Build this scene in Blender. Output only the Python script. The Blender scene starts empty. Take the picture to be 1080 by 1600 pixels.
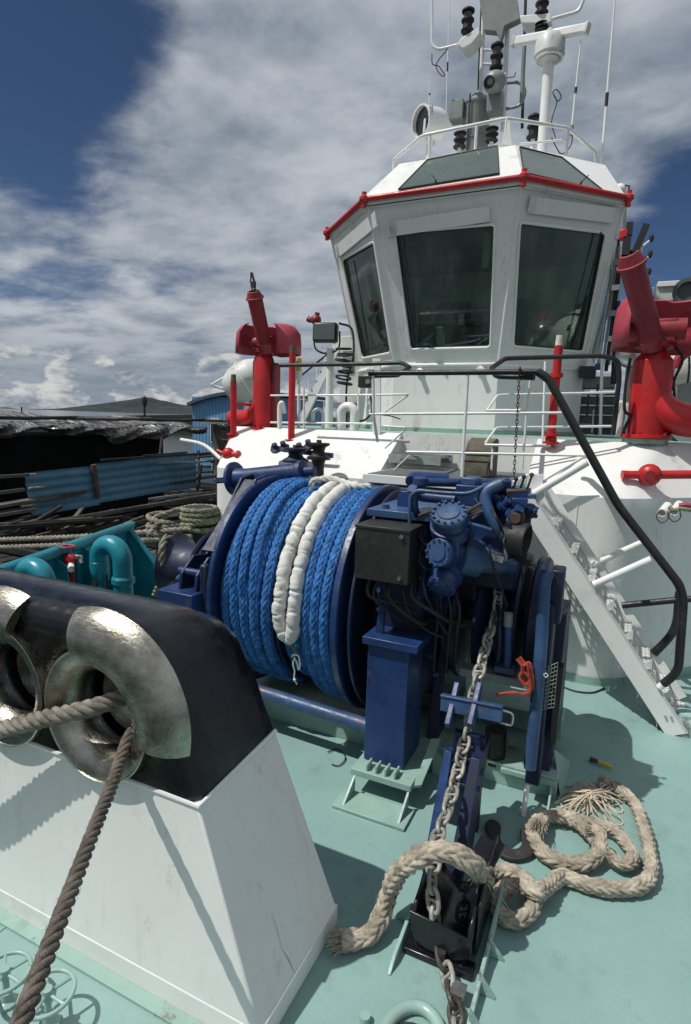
import bpy, bmesh, math, random
from mathutils import Vector, Matrix
random.seed(7)
S = bpy.context.scene
COL = S.collection
# ------------------------------------------------------------------ camera
F_PX, CX, CY = 915.0, 540.0, 800.0            # focal length and centre in pixels of the 1080x1600 photograph
EYE = Vector((0, 0, 2.2))
PITCH, ROLL, YAW = math.atan(147/915.0), math.radians(1.76), math.radians(25)
_f0 = Vector((-math.sin(YAW), math.cos(YAW), 0)); _r0 = Vector((math.cos(YAW), math.sin(YAW), 0)); _u0 = Vector((0, 0, 1))
FWD = (_f0*math.cos(PITCH) - _u0*math.sin(PITCH)).normalized()
_u1 = _u0*math.cos(PITCH) + _f0*math.sin(PITCH)
RIGHT = (_r0*math.cos(ROLL) + _u1*math.sin(ROLL)).normalized()
UP = (_u1*math.cos(ROLL) - _r0*math.sin(ROLL)).normalized()
cam_data = bpy.data.cameras.new('camera'); cam = bpy.data.objects.new('camera', cam_data); COL.objects.link(cam)
cam_data.sensor_fit = 'VERTICAL'; cam_data.sensor_height = 36; cam_data.lens = F_PX/1600*36
cam_data.clip_start = 0.05; cam_data.clip_end = 12000
m = Matrix((RIGHT, UP, -FWD)).transposed().to_4x4(); m.translation = EYE
cam.matrix_world = m
S.camera = cam
# ------------------------------------------------------------------ view + sun + sky
S.view_settings.view_transform = 'Standard'
S.view_settings.look = 'None'
S.view_settings.gamma = 1
S.view_settings.use_curve_mapping = False
S.view_settings.exposure = 0.0
TO_SUN = Vector((-0.45, -0.36, 1)).normalized()
sun_d = bpy.data.lights.new('sun', 'SUN'); sun = bpy.data.objects.new('sun', sun_d); COL.objects.link(sun)
sun_d.energy = 3.9; sun_d.angle = math.radians(0.55); sun_d.color = (1, 0.965, 0.91)
sun.rotation_euler = TO_SUN.to_track_quat('Z', 'Y').to_euler(); sun.location = (-20, -16, 45)

def ray(px, py):
    return FWD + RIGHT*((px-CX)/F_PX) - UP*((py-CY)/F_PX)
def AZ(px, py, z): d = ray(px, py); return EYE + d*((z-EYE.z)/d.z)
def AY(px, py, y): d = ray(px, py); return EYE + d*(y/d.y)
def AX(px, py, x): d = ray(px, py); return EYE + d*(x/d.x)
def AD(px, py, dep): return EYE + ray(px, py)*dep
def AP(px, py, p0, n): d = ray(px, py); return EYE + d*((p0-EYE).dot(n)/d.dot(n))

W = bpy.data.worlds.new('World'); S.world = W; W.use_nodes = True
nt = W.node_tree; nt.nodes.clear()
class NT:
    def __init__(s, nt): s.nt = nt
    def n(s, t, **k):
        nd = s.nt.nodes.new(t)
        for a, v in k.items():
            if a == 'ins':
                for i, x in v.items():
                    if isinstance(x, bpy.types.NodeSocket): s.nt.links.new(x, nd.inputs[i])
                    else: nd.inputs[i].default_value = x
            else: setattr(nd, a, v)
        return nd
    def math(s, op, a, b=None, c=None, clamp=False):
        ins = {0: a}
        if b is not None: ins[1] = b
        if c is not None: ins[2] = c
        nd = s.n('ShaderNodeMath', operation=op, ins=ins); nd.use_clamp = clamp
        return nd.outputs[0]
    def vm(s, op, a, b=None):
        ins = {0: a}
        if b is not None: ins[1] = b
        nd = s.n('ShaderNodeVectorMath', operation=op, ins=ins)
        return nd.outputs['Value'] if op in ('DOT_PRODUCT', 'LENGTH') else nd.outputs[0]
    def ss(s, x, lo, hi, a=0.0, b=1.0):
        nd = s.n('ShaderNodeMapRange', interpolation_type='SMOOTHSTEP', ins={0: x, 1: lo, 2: hi, 3: a, 4: b}); return nd.outputs[0]
    def mix(s, f, a, b):
        nd = s.n('ShaderNodeMix', data_type='RGBA', ins={0: f, 6: a, 7: b}); return nd.outputs[2]
    def noise(s, v, sc, det=4, rough=.55, dist=0.0):
        nd = s.n('ShaderNodeTexNoise', ins={'Vector': v, 'Scale': sc, 'Detail': det, 'Roughness': rough, 'Distortion': dist}); return nd.outputs[0]
w = NT(nt)
sky = w.n('ShaderNodeTexSky', sky_type='NISHITA', sun_disc=False, sun_elevation=math.asin(TO_SUN.z),
          sun_rotation=math.atan2(TO_SUN.x, TO_SUN.y), altitude=3000, air_density=1.0, dust_density=0.2, ozone_density=7.0)
tc = w.n('ShaderNodeTexCoord').outputs['Generated']
sep = w.n('ShaderNodeSeparateXYZ', ins={0: tc})
zz = w.math('ADD', w.math('MAXIMUM', sep.outputs[2], 0.0), 0.16)
cv = w.n('ShaderNodeCombineXYZ', ins={0: w.math('DIVIDE', sep.outputs[0], zz), 1: w.math('DIVIDE', sep.outputs[1], zz), 2: 0.3}).outputs[0]
cvr = w.n('ShaderNodeMapping', ins={0: cv, 2: (0, 0, math.radians(28)), 3: (1.15, 1.35, 1.0)}).outputs[0]
n_big = w.noise(cvr, 0.8, 7, .56, .15)
n_det = w.noise(cvr, 3.2, 8, .6, .15)
n_lit = w.noise(cv, 1.5, 6, .5, .4)
def blob(px, py, lo, hi):
    d = ray(px, py).normalized()
    return w.ss(w.vm('DOT_PRODUCT', tc, tuple(d)), math.cos(math.radians(hi)), math.cos(math.radians(lo)))
clear = w.math('MAXIMUM', blob(0, 70, 2, 15), blob(1130, 420, 2, 12))
clear = w.math('MAXIMUM', clear, w.math('MULTIPLY', blob(10, 300, 2, 10), .35))
clear = w.math('MAXIMUM', clear, w.math('MULTIPLY', blob(60, 430, 1, 8), .12))
cov = w.math('ADD', w.math('MULTIPLY', n_big, .75), w.math('MULTIPLY', n_det, .45))
cov = w.math('SUBTRACT', cov, w.math('MULTIPLY', clear, .46))
mask = w.ss(cov, .29, .60)
lit = w.math('ADD', w.math('MULTIPLY', n_lit, .6), w.math('MULTIPLY', n_det, .5))
ccol = w.mix(w.ss(lit, .38, .74), (.22, .265, .325, 1), (.52, .555, .60, 1))
skyc = w.mix(1.0, sky.outputs[0], sky.outputs[0])
skyc = w.n('ShaderNodeVectorMath', operation='SCALE', ins={0: sky.outputs[0], 'Scale': 0.05}).outputs[0]
allc = w.mix(mask, skyc, ccol)
# low band of haze and cumulus heads near the horizon
hz = w.ss(sep.outputs[2], 0.0, 0.16, 1.0, 0.0)
az = w.math('ARCTAN2', sep.outputs[0], sep.outputs[1])
cu = w.n('ShaderNodeCombineXYZ', ins={0: w.math('MULTIPLY', az, 5.5), 1: w.math('MULTIPLY', sep.outputs[2], 11.0), 2: 1.7}).outputs[0]
n_cu = w.noise(cu, 1.7, 7, .56, .2)
hcol = w.mix(w.ss(sep.outputs[2], 0.0, .2), (.22, .27, .33, 1), (.15, .18, .23, 1))
allc = w.mix(w.math('MULTIPLY', hz, .75), allc, hcol)
hgt = w.ss(sep.outputs[2], 0.015, 0.15, 0.0, 1.0)
cum = w.ss(w.math('SUBTRACT', n_cu, w.math('MULTIPLY', hgt, .22)), .46, .52)
cshade = w.mix(w.ss(w.noise(cu, 3.1, 6, .6, .3), .35, .65), (.20, .24, .30, 1), (.62, .63, .62, 1))
allc = w.mix(w.math('MULTIPLY', cum, w.ss(sep.outputs[2], .22, .12)), allc, cshade)
bg = w.n('ShaderNodeBackground', ins={0: allc, 1: 1.0})
w.n('ShaderNodeOutputWorld', ins={0: bg.outputs[0]})

# ------------------------------------------------------------------ materials
def paint(name, col, rough=.45, rust=0.0, *, metal=0.0, var=.12, dirt_sheen=None, dirt_sheen_amt=.25, bump=.04, bscale=60, nscale=3.0, coat=0.0, spec=.5, streak=False):
    M = bpy.data.materials.new(name); M.use_nodes = True
    t = M.node_tree; t.nodes.clear(); q = NT(t)
    pos = q.n('ShaderNodeNewGeometry').outputs['Position']
    c = (*col, 1)
    n1 = q.noise(pos, nscale, 6, .6)
    n2 = q.noise(pos, nscale*7, 5, .6)
    dark = tuple(x*(1-var*1.6) for x in col)+(1,); light = tuple(min(1, x*(1+var)) for x in col)+(1,)
    a = q.mix(q.ss(n1, .3, .7), dark, light)
    if dirt_sheen:
        v = pos
        if streak: v = q.n('ShaderNodeMapping', ins={0: pos, 3: (9, 9, .9)}).outputs[0]
        n3 = q.noise(v, nscale*1.3 if not streak else 1.6, 8, .65)
        a = q.mix(q.math('MULTIPLY', q.ss(q.math('MULTIPLY', n3, q.math('ADD', n2, .5)), .52, .74), dirt_sheen_amt), a, (*dirt_sheen, 1))
    if rust:
        n4 = q.noise(q.n('ShaderNodeMapping', ins={0: pos, 1: (3.1, 7.7, 1.3), 3: (1.6, 1.6, .7)}).outputs[0], 2.6, 9, .68)
        n5 = q.noise(pos, 38, 4, .7)
        a = q.mix(q.math('MULTIPLY', q.ss(q.math('ADD', n4, q.math('MULTIPLY', n5, .35)), .755, .86), rust), a, (.12, .055, .025, 1))
    ns = q.noise(pos, bscale, 4, .6)
    bm_ = q.n('ShaderNodeBump', ins={'Strength': bump*4, 'Distance': .004, 'Height': q.math('ADD', ns, q.math('MULTIPLY', n2, .6))})
    r = q.ss(n2, .25, .75, max(.03, rough-.1), min(1, rough+.14))
    p = q.n('ShaderNodeBsdfPrincipled', ins={'Base Color': a, 'Roughness': r, 'Metallic': metal, 'Normal': bm_.outputs[0],
            'Coat Weight': coat, 'Coat Roughness': .08, 'Specular IOR Level': spec})
    q.n('ShaderNodeOutputMaterial', ins={0: p.outputs[0]})
    return M
M = {}
M['deck'] = paint('mint_deck_paint', (.222, .358, .335), .40, .15, var=.05, dirt_sheen=(.12, .18, .16), dirt_sheen_amt=.3, bump=.08, bscale=35, nscale=1.3)
M['mint'] = paint('mint_trim_paint', (.27, .41, .365), .4, .7, var=.07, dirt_sheen=(.13, .15, .12), dirt_sheen_amt=.3)
M['white'] = paint('white_paint', (.75, .76, .735), .38, .25, var=.035, dirt_sheen=(.46, .45, .39), dirt_sheen_amt=.2, bump=.05, bscale=14, nscale=1.1, streak=True)
M['cleanwhite'] = paint('white_gloss_paint', (.76, .77, .75), .32, var=.03, dirt_sheen=(.4, .37, .3), dirt_sheen_amt=.22, bump=.02)
M['oldwhite'] = paint('weathered_white_paint', (.58, .60, .57), .5, var=.1, dirt_sheen=(.25, .20, .13), dirt_sheen_amt=.55, bump=.05)
M['blue'] = paint('navy_blue_paint', (.012, .038, .13), .38, .8, var=.2, dirt_sheen=(.03, .05, .10), dirt_sheen_amt=.5, bump=.07, bscale=40)
M['blue2'] = paint('worn_blue_paint', (.032, .078, .185), .42, .8, var=.25, dirt_sheen=(.10, .13, .17), dirt_sheen_amt=.55, bump=.08)
M['bluedark'] = paint('dark_blue_paint', (.006, .014, .048), .5, var=.2, dirt_sheen=(.012, .012, .015), dirt_sheen_amt=.7, bump=.08)
M['teal'] = paint('teal_paint', (.010, .20, .265), .32, var=.15, dirt_sheen=(.03, .10, .11), dirt_sheen_amt=.4, bump=.06)
M['black'] = paint('black_gloss_paint', (.008, .009, .012), .22, var=.2, dirt_sheen=(.03, .03, .035), dirt_sheen_amt=.35, bump=.05, bscale=9, nscale=2)
M['rail'] = paint('black_rail_paint', (.012, .012, .013), .45, var=.2, dirt_sheen=(.06, .055, .05), dirt_sheen_amt=.4)
M['rubber'] = paint('black_rubber', (.014, .014, .015), .6, var=.2)
M['boxblack'] = paint('black_box_paint', (.022, .023, .021), .45, var=.12, dirt_sheen=(.05, .045, .035), dirt_sheen_amt=.4)
M['red'] = paint('red_pipe_paint', (.50, .014, .018), .38, .5, var=.12, dirt_sheen=(.2, .02, .02), dirt_sheen_amt=.4, nscale=4)
M['redfade'] = paint('faded_red_paint', (.43, .052, .085), .5, .4, var=.16, dirt_sheen=(.22, .03, .04), dirt_sheen_amt=.5, nscale=3)
M['redmid'] = paint('shaded_red_paint', (.24, .022, .034), .5, var=.15, dirt_sheen=(.16, .02, .025), dirt_sheen_amt=.5, nscale=3)
M['reddark'] = paint('dark_red_paint', (.26, .018, .024), .48, var=.2, dirt_sheen=(.10, .015, .015), dirt_sheen_amt=.5)
M['grey'] = paint('grey_paint', (.21, .235, .225), .45, var=.1, dirt_sheen=(.1, .1, .08), dirt_sheen_amt=.4)
M['plat'] = paint('grating_grey_steel', (.30, .335, .32), .55, var=.15, dirt_sheen=(.12, .1, .08), dirt_sheen_amt=.5)
M['rust'] = paint('rusty_iron', (.075, .05, .038), .8, var=.35, dirt_sheen=(.13, .06, .03), dirt_sheen_amt=.7, bump=.2)
M['hook'] = paint('dark_mottled_grey', (.032, .032, .032), .6, var=.25, dirt_sheen=(.09, .06, .045), dirt_sheen_amt=.5, bump=.1)
M['chain'] = paint('galvanised_chain', (.34, .33, .29), .55, metal=.35, var=.25, dirt_sheen=(.13, .085, .05), dirt_sheen_amt=.75, nscale=11, bump=.12)
M['chaindark'] = paint('greasy_chain', (.07, .065, .055), .5, metal=.3, var=.3, dirt_sheen=(.2, .18, .15), dirt_sheen_amt=.5, nscale=11, bump=.12)
M['silver'] = paint('bare_metal', (.45, .46, .46), .3, metal=.9, var=.1)
M['orange'] = paint('orange_rope_fibre', (.38, .06, .035), .8, var=.25, nscale=20)
M['cream'] = paint('cream_cord', (.55, .47, .36), .85, var=.2, nscale=25)
M['yellow'] = paint('yellow_plastic', (.60, .50, .03), .5, var=.1)
M['canvas'] = paint('brown_canvas_board', (.115, .105, .075), .85, var=.25, dirt_sheen=(.05, .04, .03), dirt_sheen_amt=.6, nscale=9, bump=.2)
M['wood'] = paint('weathered_timber', (.085, .075, .062), .85, var=.35, dirt_sheen=(.02, .018, .015), dirt_sheen_amt=.7, nscale=2, bump=.2)
M['darkwood'] = paint('wet_dark_timber', (.018, .017, .016), .75, var=.4, nscale=1.5)
M['sheet'] = paint('weathered_blue_sheet_metal', (.065, .165, .25), .6, var=.14, dirt_sheen=(.05, .08, .10), dirt_sheen_amt=.45, nscale=1.0, streak=True)
M['bluebldg'] = paint('blue_cladding', (.13, .30, .50), .6, var=.12, dirt_sheen=(.09, .15, .22), dirt_sheen_amt=.5, nscale=.5)
M['tarp'] = paint('silver_black_plastic_sheeting', (.085, .085, .085), .38, var=.6, dirt_sheen=(.30, .30, .29), dirt_sheen_amt=.75, nscale=1.1, bump=.3, bscale=5)
M['net'] = paint('black_shade_net', (.006, .006, .006), .95, var=.3, nscale=.6, spec=.1)
M['hill'] = paint('hazy_hill', (.013, .021, .024), .95, var=.5, nscale=.02, bump=.0)
M['skin'] = paint('skin', (.35, .2, .14), .5)
M['slate'] = paint('slate_roof_sheet', (.05, .08, .12), .6, var=.1)
M['seatblue'] = paint('blue_upholstery', (.02, .075, .22), .7, var=.15)
M['desk'] = paint('console_grey', (.08, .09, .09), .5, var=.1)
M['carp'] = paint('interior_lining', (.20, .21, .19), .8, var=.1)

def ropemat(name, col, dirt_sheen, amt=.5, ns=30, rough=.85, bump=.25, sheen=0):
    Mt = paint(name, col, rough, var=.28, dirt_sheen=dirt_sheen, dirt_sheen_amt=amt, bump=bump, bscale=260, nscale=ns, spec=.2)
    return Mt
M['ropeblue'] = ropemat('blue_polymer_rope', (.033, .155, .43), (.19, .37, .58), .55, 18, .5)  # pale second tone puts the rope's sheen highlights into the colour
M['ropebluedark'] = M['ropeblue']
M['ropetan'] = ropemat('sun_bleached_rope', (.45, .40, .32), (.24, .19, .145), .65, 14)
M['ropegrey'] = ropemat('grey_mooring_rope', (.27, .245, .205), (.12, .10, .08), .6, 16)
M['ropebrown'] = ropemat('brown_worn_rope', (.15, .13, .11), (.24, .205, .175), .55, 18)
M['sleeve'] = paint('white_canvas_sleeve', (.62, .62, .585), .85, var=.1, dirt_sheen=(.36, .33, .28), dirt_sheen_amt=.5, nscale=7, bump=.2, bscale=90)
M['ropegreen'] = ropemat('greenish_old_rope', (.24, .25, .17), (.33, .32, .25), .5, 14)

def steel():
    Mt = bpy.data.materials.new('scratched_stainless'); Mt.use_nodes = True; t = Mt.node_tree; t.nodes.clear(); q = NT(t)
    pos = q.n('ShaderNodeNewGeometry').outputs['Position']
    st = q.n('ShaderNodeMapping', ins={0: pos, 2: (.4, .9, .2), 3: (4, 26, 9)}).outputs[0]
    a = q.noise(st, 6, 8, .7, .8); b = q.noise(pos, 9, 6, .6); c = q.noise(pos, 45, 4, .6)
    colr = q.mix(q.ss(b, .3, .7), (.22, .205, .165, 1), (.46, .44, .38, 1))
    colr = q.mix(q.math('MULTIPLY', q.ss(a, .52, .75), .6), colr, (.14, .115, .08, 1))
    bp = q.n('ShaderNodeBump', ins={'Strength': .55, 'Distance': .003, 'Height': q.math('ADD', q.math('MULTIPLY', a, .8), q.math('ADD', q.math('MULTIPLY', b, 1.4), q.math('MULTIPLY', c, .3)))})
    p = q.n('ShaderNodeBsdfPrincipled', ins={'Base Color': colr, 'Metallic': 1.0, 'Roughness': q.ss(a, .3, .75, .20, .44), 'Normal': bp.outputs[0]})
    q.n('ShaderNodeOutputMaterial', ins={0: p.outputs[0]}); return Mt
M['steel'] = steel()
def glass():
    Mt = bpy.data.materials.new('tinted_window_glass'); Mt.use_nodes = True; t = Mt.node_tree; t.nodes.clear(); q = NT(t)
    fr = q.n('ShaderNodeFresnel', ins={0: 1.5}).outputs[0]
    tr = q.n('ShaderNodeBsdfTransparent', ins={0: (.74, .83, .78, 1)}).outputs[0]
    gl = q.n('ShaderNodeBsdfGlossy', ins={0: (.8, .9, .86, 1), 1: .02}).outputs[0]
    mx = q.n('ShaderNodeMixShader', ins={0: q.math('ADD', q.math('MULTIPLY', fr, 1.1), .02), 1: tr, 2: gl}).outputs[0]
    pos = q.n('ShaderNodeNewGeometry').outputs['Position']
    df = q.n('ShaderNodeBsdfDiffuse', ins={0: (.36, .42, .38, 1)}).outputs[0]
    mx = q.n('ShaderNodeMixShader', ins={0: q.ss(q.noise(q.n('ShaderNodeMapping', ins={0: pos, 3: (2.5, 2.5, .6)}).outputs[0], 1.5, 7, .65), .35, .75, .02, .20), 1: mx, 2: df}).outputs[0]
    q.n('ShaderNodeOutputMaterial', ins={0: mx}); return Mt
M['glass'] = glass()
def reflglass():
    return paint('dark_reflective_roof_glass', (.085, .115, .105), .16, var=.05, dirt_sheen=(.12, .15, .14), dirt_sheen_amt=.15, bump=.0, coat=.3)
M['roofglass'] = reflglass()
M['lamp'] = paint('dark_lens', (.02, .02, .028), .12, var=.1, coat=.4)
def water():
    Mt = bpy.data.materials.new('harbour_water'); Mt.use_nodes = True; t = Mt.node_tree; t.nodes.clear(); q = NT(t)
    pos = q.n('ShaderNodeNewGeometry').outputs['Position']
    bp = q.n('ShaderNodeBump', ins={'Strength': .6, 'Distance': .15, 'Height': q.noise(pos, 1.1, 6, .6, .4)})
    p = q.n('ShaderNodeBsdfPrincipled', ins={'Base Color': (.02, .035, .03, 1), 'Roughness': .12, 'Normal': bp.outputs[0]})
    q.n('ShaderNodeOutputMaterial', ins={0: p.outputs[0]}); return Mt
M['water'] = water()

# ------------------------------------------------------------------ mesh helpers
ORG = {}
def V(*a): return Vector(a)
def frame(d, hint=None):
    d = Vector(d).normalized()
    h = Vector(hint) if hint is not None else (Vector((0, 0, 1)) if abs(d.z) < .9 else Vector((1, 0, 0)))
    a = (h - d*h.dot(d)).normalized(); b = d.cross(a)
    return a, b
class MB:
    def __init__(s): s.v = []; s.f = []
    def add(s, vs, fs):
        o = len(s.v); s.v += [Vector(x) for x in vs]; s.f += [tuple(i+o for i in f) for f in fs]; return s
    def box(s, x0, x1, y0, y1, z0, z1):
        vs = [(x, y, z) for x in (x0, x1) for y in (y0, y1) for z in (z0, z1)]
        return s.add(vs, [(0, 1, 3, 2), (4, 6, 7, 5), (0, 4, 5, 1), (2, 3, 7, 6), (0, 2, 6, 4), (1, 5, 7, 3)])
    def obox(s, c, d, sx, sy, sz, hint=None):
        """box centred at c: sx along d, sy along second axis, sz along hint/up axis"""
        d = Vector(d).normalized(); a, b = frame(d, hint); c = Vector(c)
        vs = [c + d*(i*sx/2) + b*(j*sy/2) + a*(k*sz/2) for i in (-1, 1) for j in (-1, 1) for k in (-1, 1)]
        return s.add(vs, [(0, 1, 3, 2), (4, 6, 7, 5), (0, 4, 5, 1), (2, 3, 7, 6), (0, 2, 6, 4), (1, 5, 7, 3)])
    def bar(s, p, q, w, h, hint=None):
        p = Vector(p); q = Vector(q); return s.obox((p+q)/2, q-p, (q-p).length, w, h, hint)
    def tube(s, path, r, n=10, closed=False, cap=True, hint=None):
        P = [Vector(p) for p in path]; L = len(P)
        rs = r if isinstance(r, (list, tuple)) else [r]*L
        d0 = (P[1]-P[0]).normalized(); a, b = frame(d0, hint)
        vs = []; pd = d0
        for i in range(L):
            if closed: d = (P[(i+1) % L]-P[i-1]).normalized()
            elif i == 0: d = d0
            elif i == L-1: d = (P[-1]-P[-2]).normalized()
            else: d = ((P[i+1]-P[i]).normalized()+(P[i]-P[i-1]).normalized()).normalized()
            ax = pd.cross(d)
            if ax.length > 1e-7:
                R = Matrix.Rotation(pd.angle(d), 3, ax.normalized()); a = R @ a
            a = (a - d*a.dot(d)).normalized(); b = d.cross(a); pd = d
            for k in range(n):
                t = 2*math.pi*k/n; vs.append(P[i]+(a*math.cos(t)+b*math.sin(t))*rs[i])
        fs = []
        for i in range(L if closed else L-1):
            j = (i+1) % L
            for k in range(n): fs.append((i*n+k, i*n+(k+1) % n, j*n+(k+1) % n, j*n+k))
        if cap and not closed: fs.append(tuple(range(n-1, -1, -1))); fs.append(tuple((L-1)*n+k for k in range(n)))
        return s.add(vs, fs)
    def cyl(s, p, q, r0, r1=None, n=20): return s.tube([p, q], [r0, r0 if r1 is None else r1], n)
    def lathe(s, p, d, prof, n=24, cap=True):
        """prof: list of (distance along d, radius)"""
        p = Vector(p); d = Vector(d).normalized(); a, b = frame(d); vs = []
        for (t, r) in prof:
            for k in range(n):
                u = 2*math.pi*k/n; vs.append(p+d*t+(a*math.cos(u)+b*math.sin(u))*max(r, 1e-4))
        fs = []; L = len(prof)
        for i in range(L-1):
            for k in range(n): fs.append((i*n+k, i*n+(k+1) % n, (i+1)*n+(k+1) % n, (i+1)*n+k))
        if cap: fs.append(tuple(range(n-1, -1, -1))); fs.append(tuple((L-1)*n+k for k in range(n)))
        return s.add(vs, fs)
    def sphere(s, c, r, n=16, sc=(1, 1, 1)):
        c = Vector(c); vs = []; fs = []; mm = n//2
        for i in range(mm+1):
            th = math.pi*i/mm
            for k in range(n):
                ph = 2*math.pi*k/n; rr = max(math.sin(th), 1e-3)
                vs.append(c+V(rr*math.cos(ph)*sc[0], rr*math.sin(ph)*sc[1], math.cos(th)*sc[2])*r)
        for i in range(mm):
            for k in range(n): fs.append((i*n+k, (i+1)*n+k, (i+1)*n+(k+1) % n, i*n+(k+1) % n))
        return s.add(vs, fs)
    def prism(s, pts, off):
        """extrude a planar polygon (3D points) by vector off"""
        off = Vector(off); n = len(pts); P = [Vector(p) for p in pts]
        return s.add(P+[p+off for p in P], [tuple(range(n-1, -1, -1)), tuple(range(n, 2*n))]+[(i, (i+1) % n, n+(i+1) % n, n+i) for i in range(n)])
    def ringslab(s, outer, inner, off):
        """frame between two polygons of equal count, extruded by off"""
        n = len(outer); off = Vector(off)
        P = [Vector(p) for p in outer]+[Vector(p) for p in inner]; Q = [p+off for p in P]; fs = []
        for i in range(n):
            j = (i+1) % n
            fs += [(i, j, n+j, n+i), (2*n+i, 3*n+i, 3*n+j, 2*n+j), (i, 2*n+i, 2*n+j, j), (n+i, n+j, 3*n+j, 3*n+i)]
        return s.add(P+Q, fs)
    def torus(s, c, axis, R, r, n=36, m_=10, a0=0, a1=2*math.pi):
        c = Vector(c); a, b = frame(axis); full = abs(a1-a0-2*math.pi) < 1e-6
        pts = [c+(a*math.cos(a0+(a1-a0)*i/n)+b*math.sin(a0+(a1-a0)*i/n))*R for i in range(n if full else n+1)]
        return s.tube(pts, r, m_, closed=full)
    def build(s, name, mat, parent=None, bevel=0.0, smooth=35, seg=2):
        org = ORG.get(parent.name, Vector()) if parent else Vector()
        me = bpy.data.meshes.new(name); me.from_pydata([v-org for v in s.v], [], s.f)
        bm = bmesh.new(); bm.from_mesh(me); bmesh.ops.recalc_face_normals(bm, faces=bm.faces); bm.to_mesh(me); bm.free()
        if smooth:
            me.polygons.foreach_set('use_smooth', [True]*len(me.polygons)); me.set_sharp_from_angle(angle=math.radians(smooth))
        me.materials.append(M[mat] if isinstance(mat, str) else mat)
        o = bpy.data.objects.new(name, me); COL.objects.link(o)
        if parent: o.parent = parent; ORG[o.name] = org
        if bevel:
            b = o.modifiers.new('bevel', 'BEVEL'); b.width = bevel; b.segments = seg; b.limit_method = 'ANGLE'; b.angle_limit = math.radians(40); b.harden_normals = False
        return o
def thing(name, label, cat, loc=(0, 0, 0), group=None):
    o = bpy.data.objects.new(name, None); COL.objects.link(o); o.location = loc; o.empty_display_size = .1
    ORG[o.name] = Vector(loc); o['label'] = label; o['category'] = cat
    if group: o['group'] = group
    return o
def tag(o, label, cat, group=None):
    """a one-mesh thing: give it its label and move its origin to its base"""
    o['label'] = label; o['category'] = cat
    if group: o['group'] = group
    me = o.data; vs = [v.co for v in me.vertices]
    c = Vector((sum(v.x for v in vs)/len(vs), sum(v.y for v in vs)/len(vs), min(v.z for v in vs)))
    me.transform(Matrix.Translation(-c)); o.location = c
    return o
def kindof(o, k): o['kind'] = k; return o
def children(o): return [c for c in COL.objects if c.parent is o]
def copy_tree(o, parent=None):
    c = o.copy(); COL.objects.link(c)
    if parent: c.parent = parent
    ORG[c.name] = ORG.get(o.name, Vector())
    for ch in list(o.children): copy_tree(ch, c)
    return c
def smooth(pts, k=6, closed=False):
    P = [Vector(p) for p in pts]; n = len(P); out = []
    rng = range(n if closed else n-1)
    for i in rng:
        p0 = P[i-1] if (i > 0 or closed) else P[0]*2-P[1]
        p1 = P[i]; p2 = P[(i+1) % n]; p3 = P[(i+2) % n] if (closed or i+2 < n) else P[-1]*2-P[-2]
        for j in range(k):
            t = j/k; out.append(.5*((2*p1)+(p2-p0)*t+(2*p0-5*p1+4*p2-p3)*t*t+(3*p1-p0-3*p2+p3)*t**3))
    if not closed: out.append(P[-1])
    return out
def fillet(pts, r, k=5):
    P = [Vector(p) for p in pts]; out = [P[0]]
    for i in range(1, len(P)-1):
        a = (P[i-1]-P[i]); b = (P[i+1]-P[i]); rr = min(r, a.length*.49, b.length*.49)
        s_ = P[i]+a.normalized()*rr; e = P[i]+b.normalized()*rr
        for j in range(k+1):
            t = j/k; out.append(s_*(1-t)**2+P[i]*2*t*(1-t)+e*t*t)
    out.append(P[-1]); return out
def resample(P, step):
    out = [P[0].copy()]; acc = 0
    for i in range(1, len(P)):
        seg = P[i]-P[i-1]; L = seg.length
        if L < 1e-9: continue
        d = step-acc
        while d <= L: out.append(P[i-1]+seg*(d/L)); d += step
        acc = L-(d-step)
    return out
def frames(P, closed=False, hint=None):
    n = len(P); fr = []; pd = (P[1]-P[0]).normalized(); a, b = frame(pd, hint)
    for i in range(n):
        if closed: d = (P[(i+1) % n]-P[i-1]).normalized()
        else: d = (P[min(i+1, n-1)]-P[max(i-1, 0)]).normalized()
        ax = pd.cross(d)
        if ax.length > 1e-7: a = Matrix.Rotation(pd.angle(d), 3, ax.normalized()) @ a
        a = (a-d*a.dot(d)).normalized(); b = d.cross(a); pd = d; fr.append((a.copy(), b.copy()))
    return fr
def laid_rope(mb, path, R, pitch=None, strands=3, step=None, n=7, rough=0.0):
    """twisted strands around the path"""
    pitch = pitch or R*6.5; step = step or pitch/12
    P = resample(path, step); fr = frames(P); rs = R*(.54 if strands == 3 else .42); ro = R*(.47 if strands == 3 else .58)
    for k in range(strands):
        pts = []; rr = []
        for i, p in enumerate(P):
            t = 2*math.pi*(i*step/pitch+k/strands); a, b = fr[i]
            j = 1+rough*random.uniform(-1, 1)
            pts.append(p+(a*math.cos(t)+b*math.sin(t))*ro*j); rr.append(rs*(1+rough*random.uniform(-1, 1)))
        if len(pts) > 2: mb.tube(pts, rr, n)
    return mb
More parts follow.
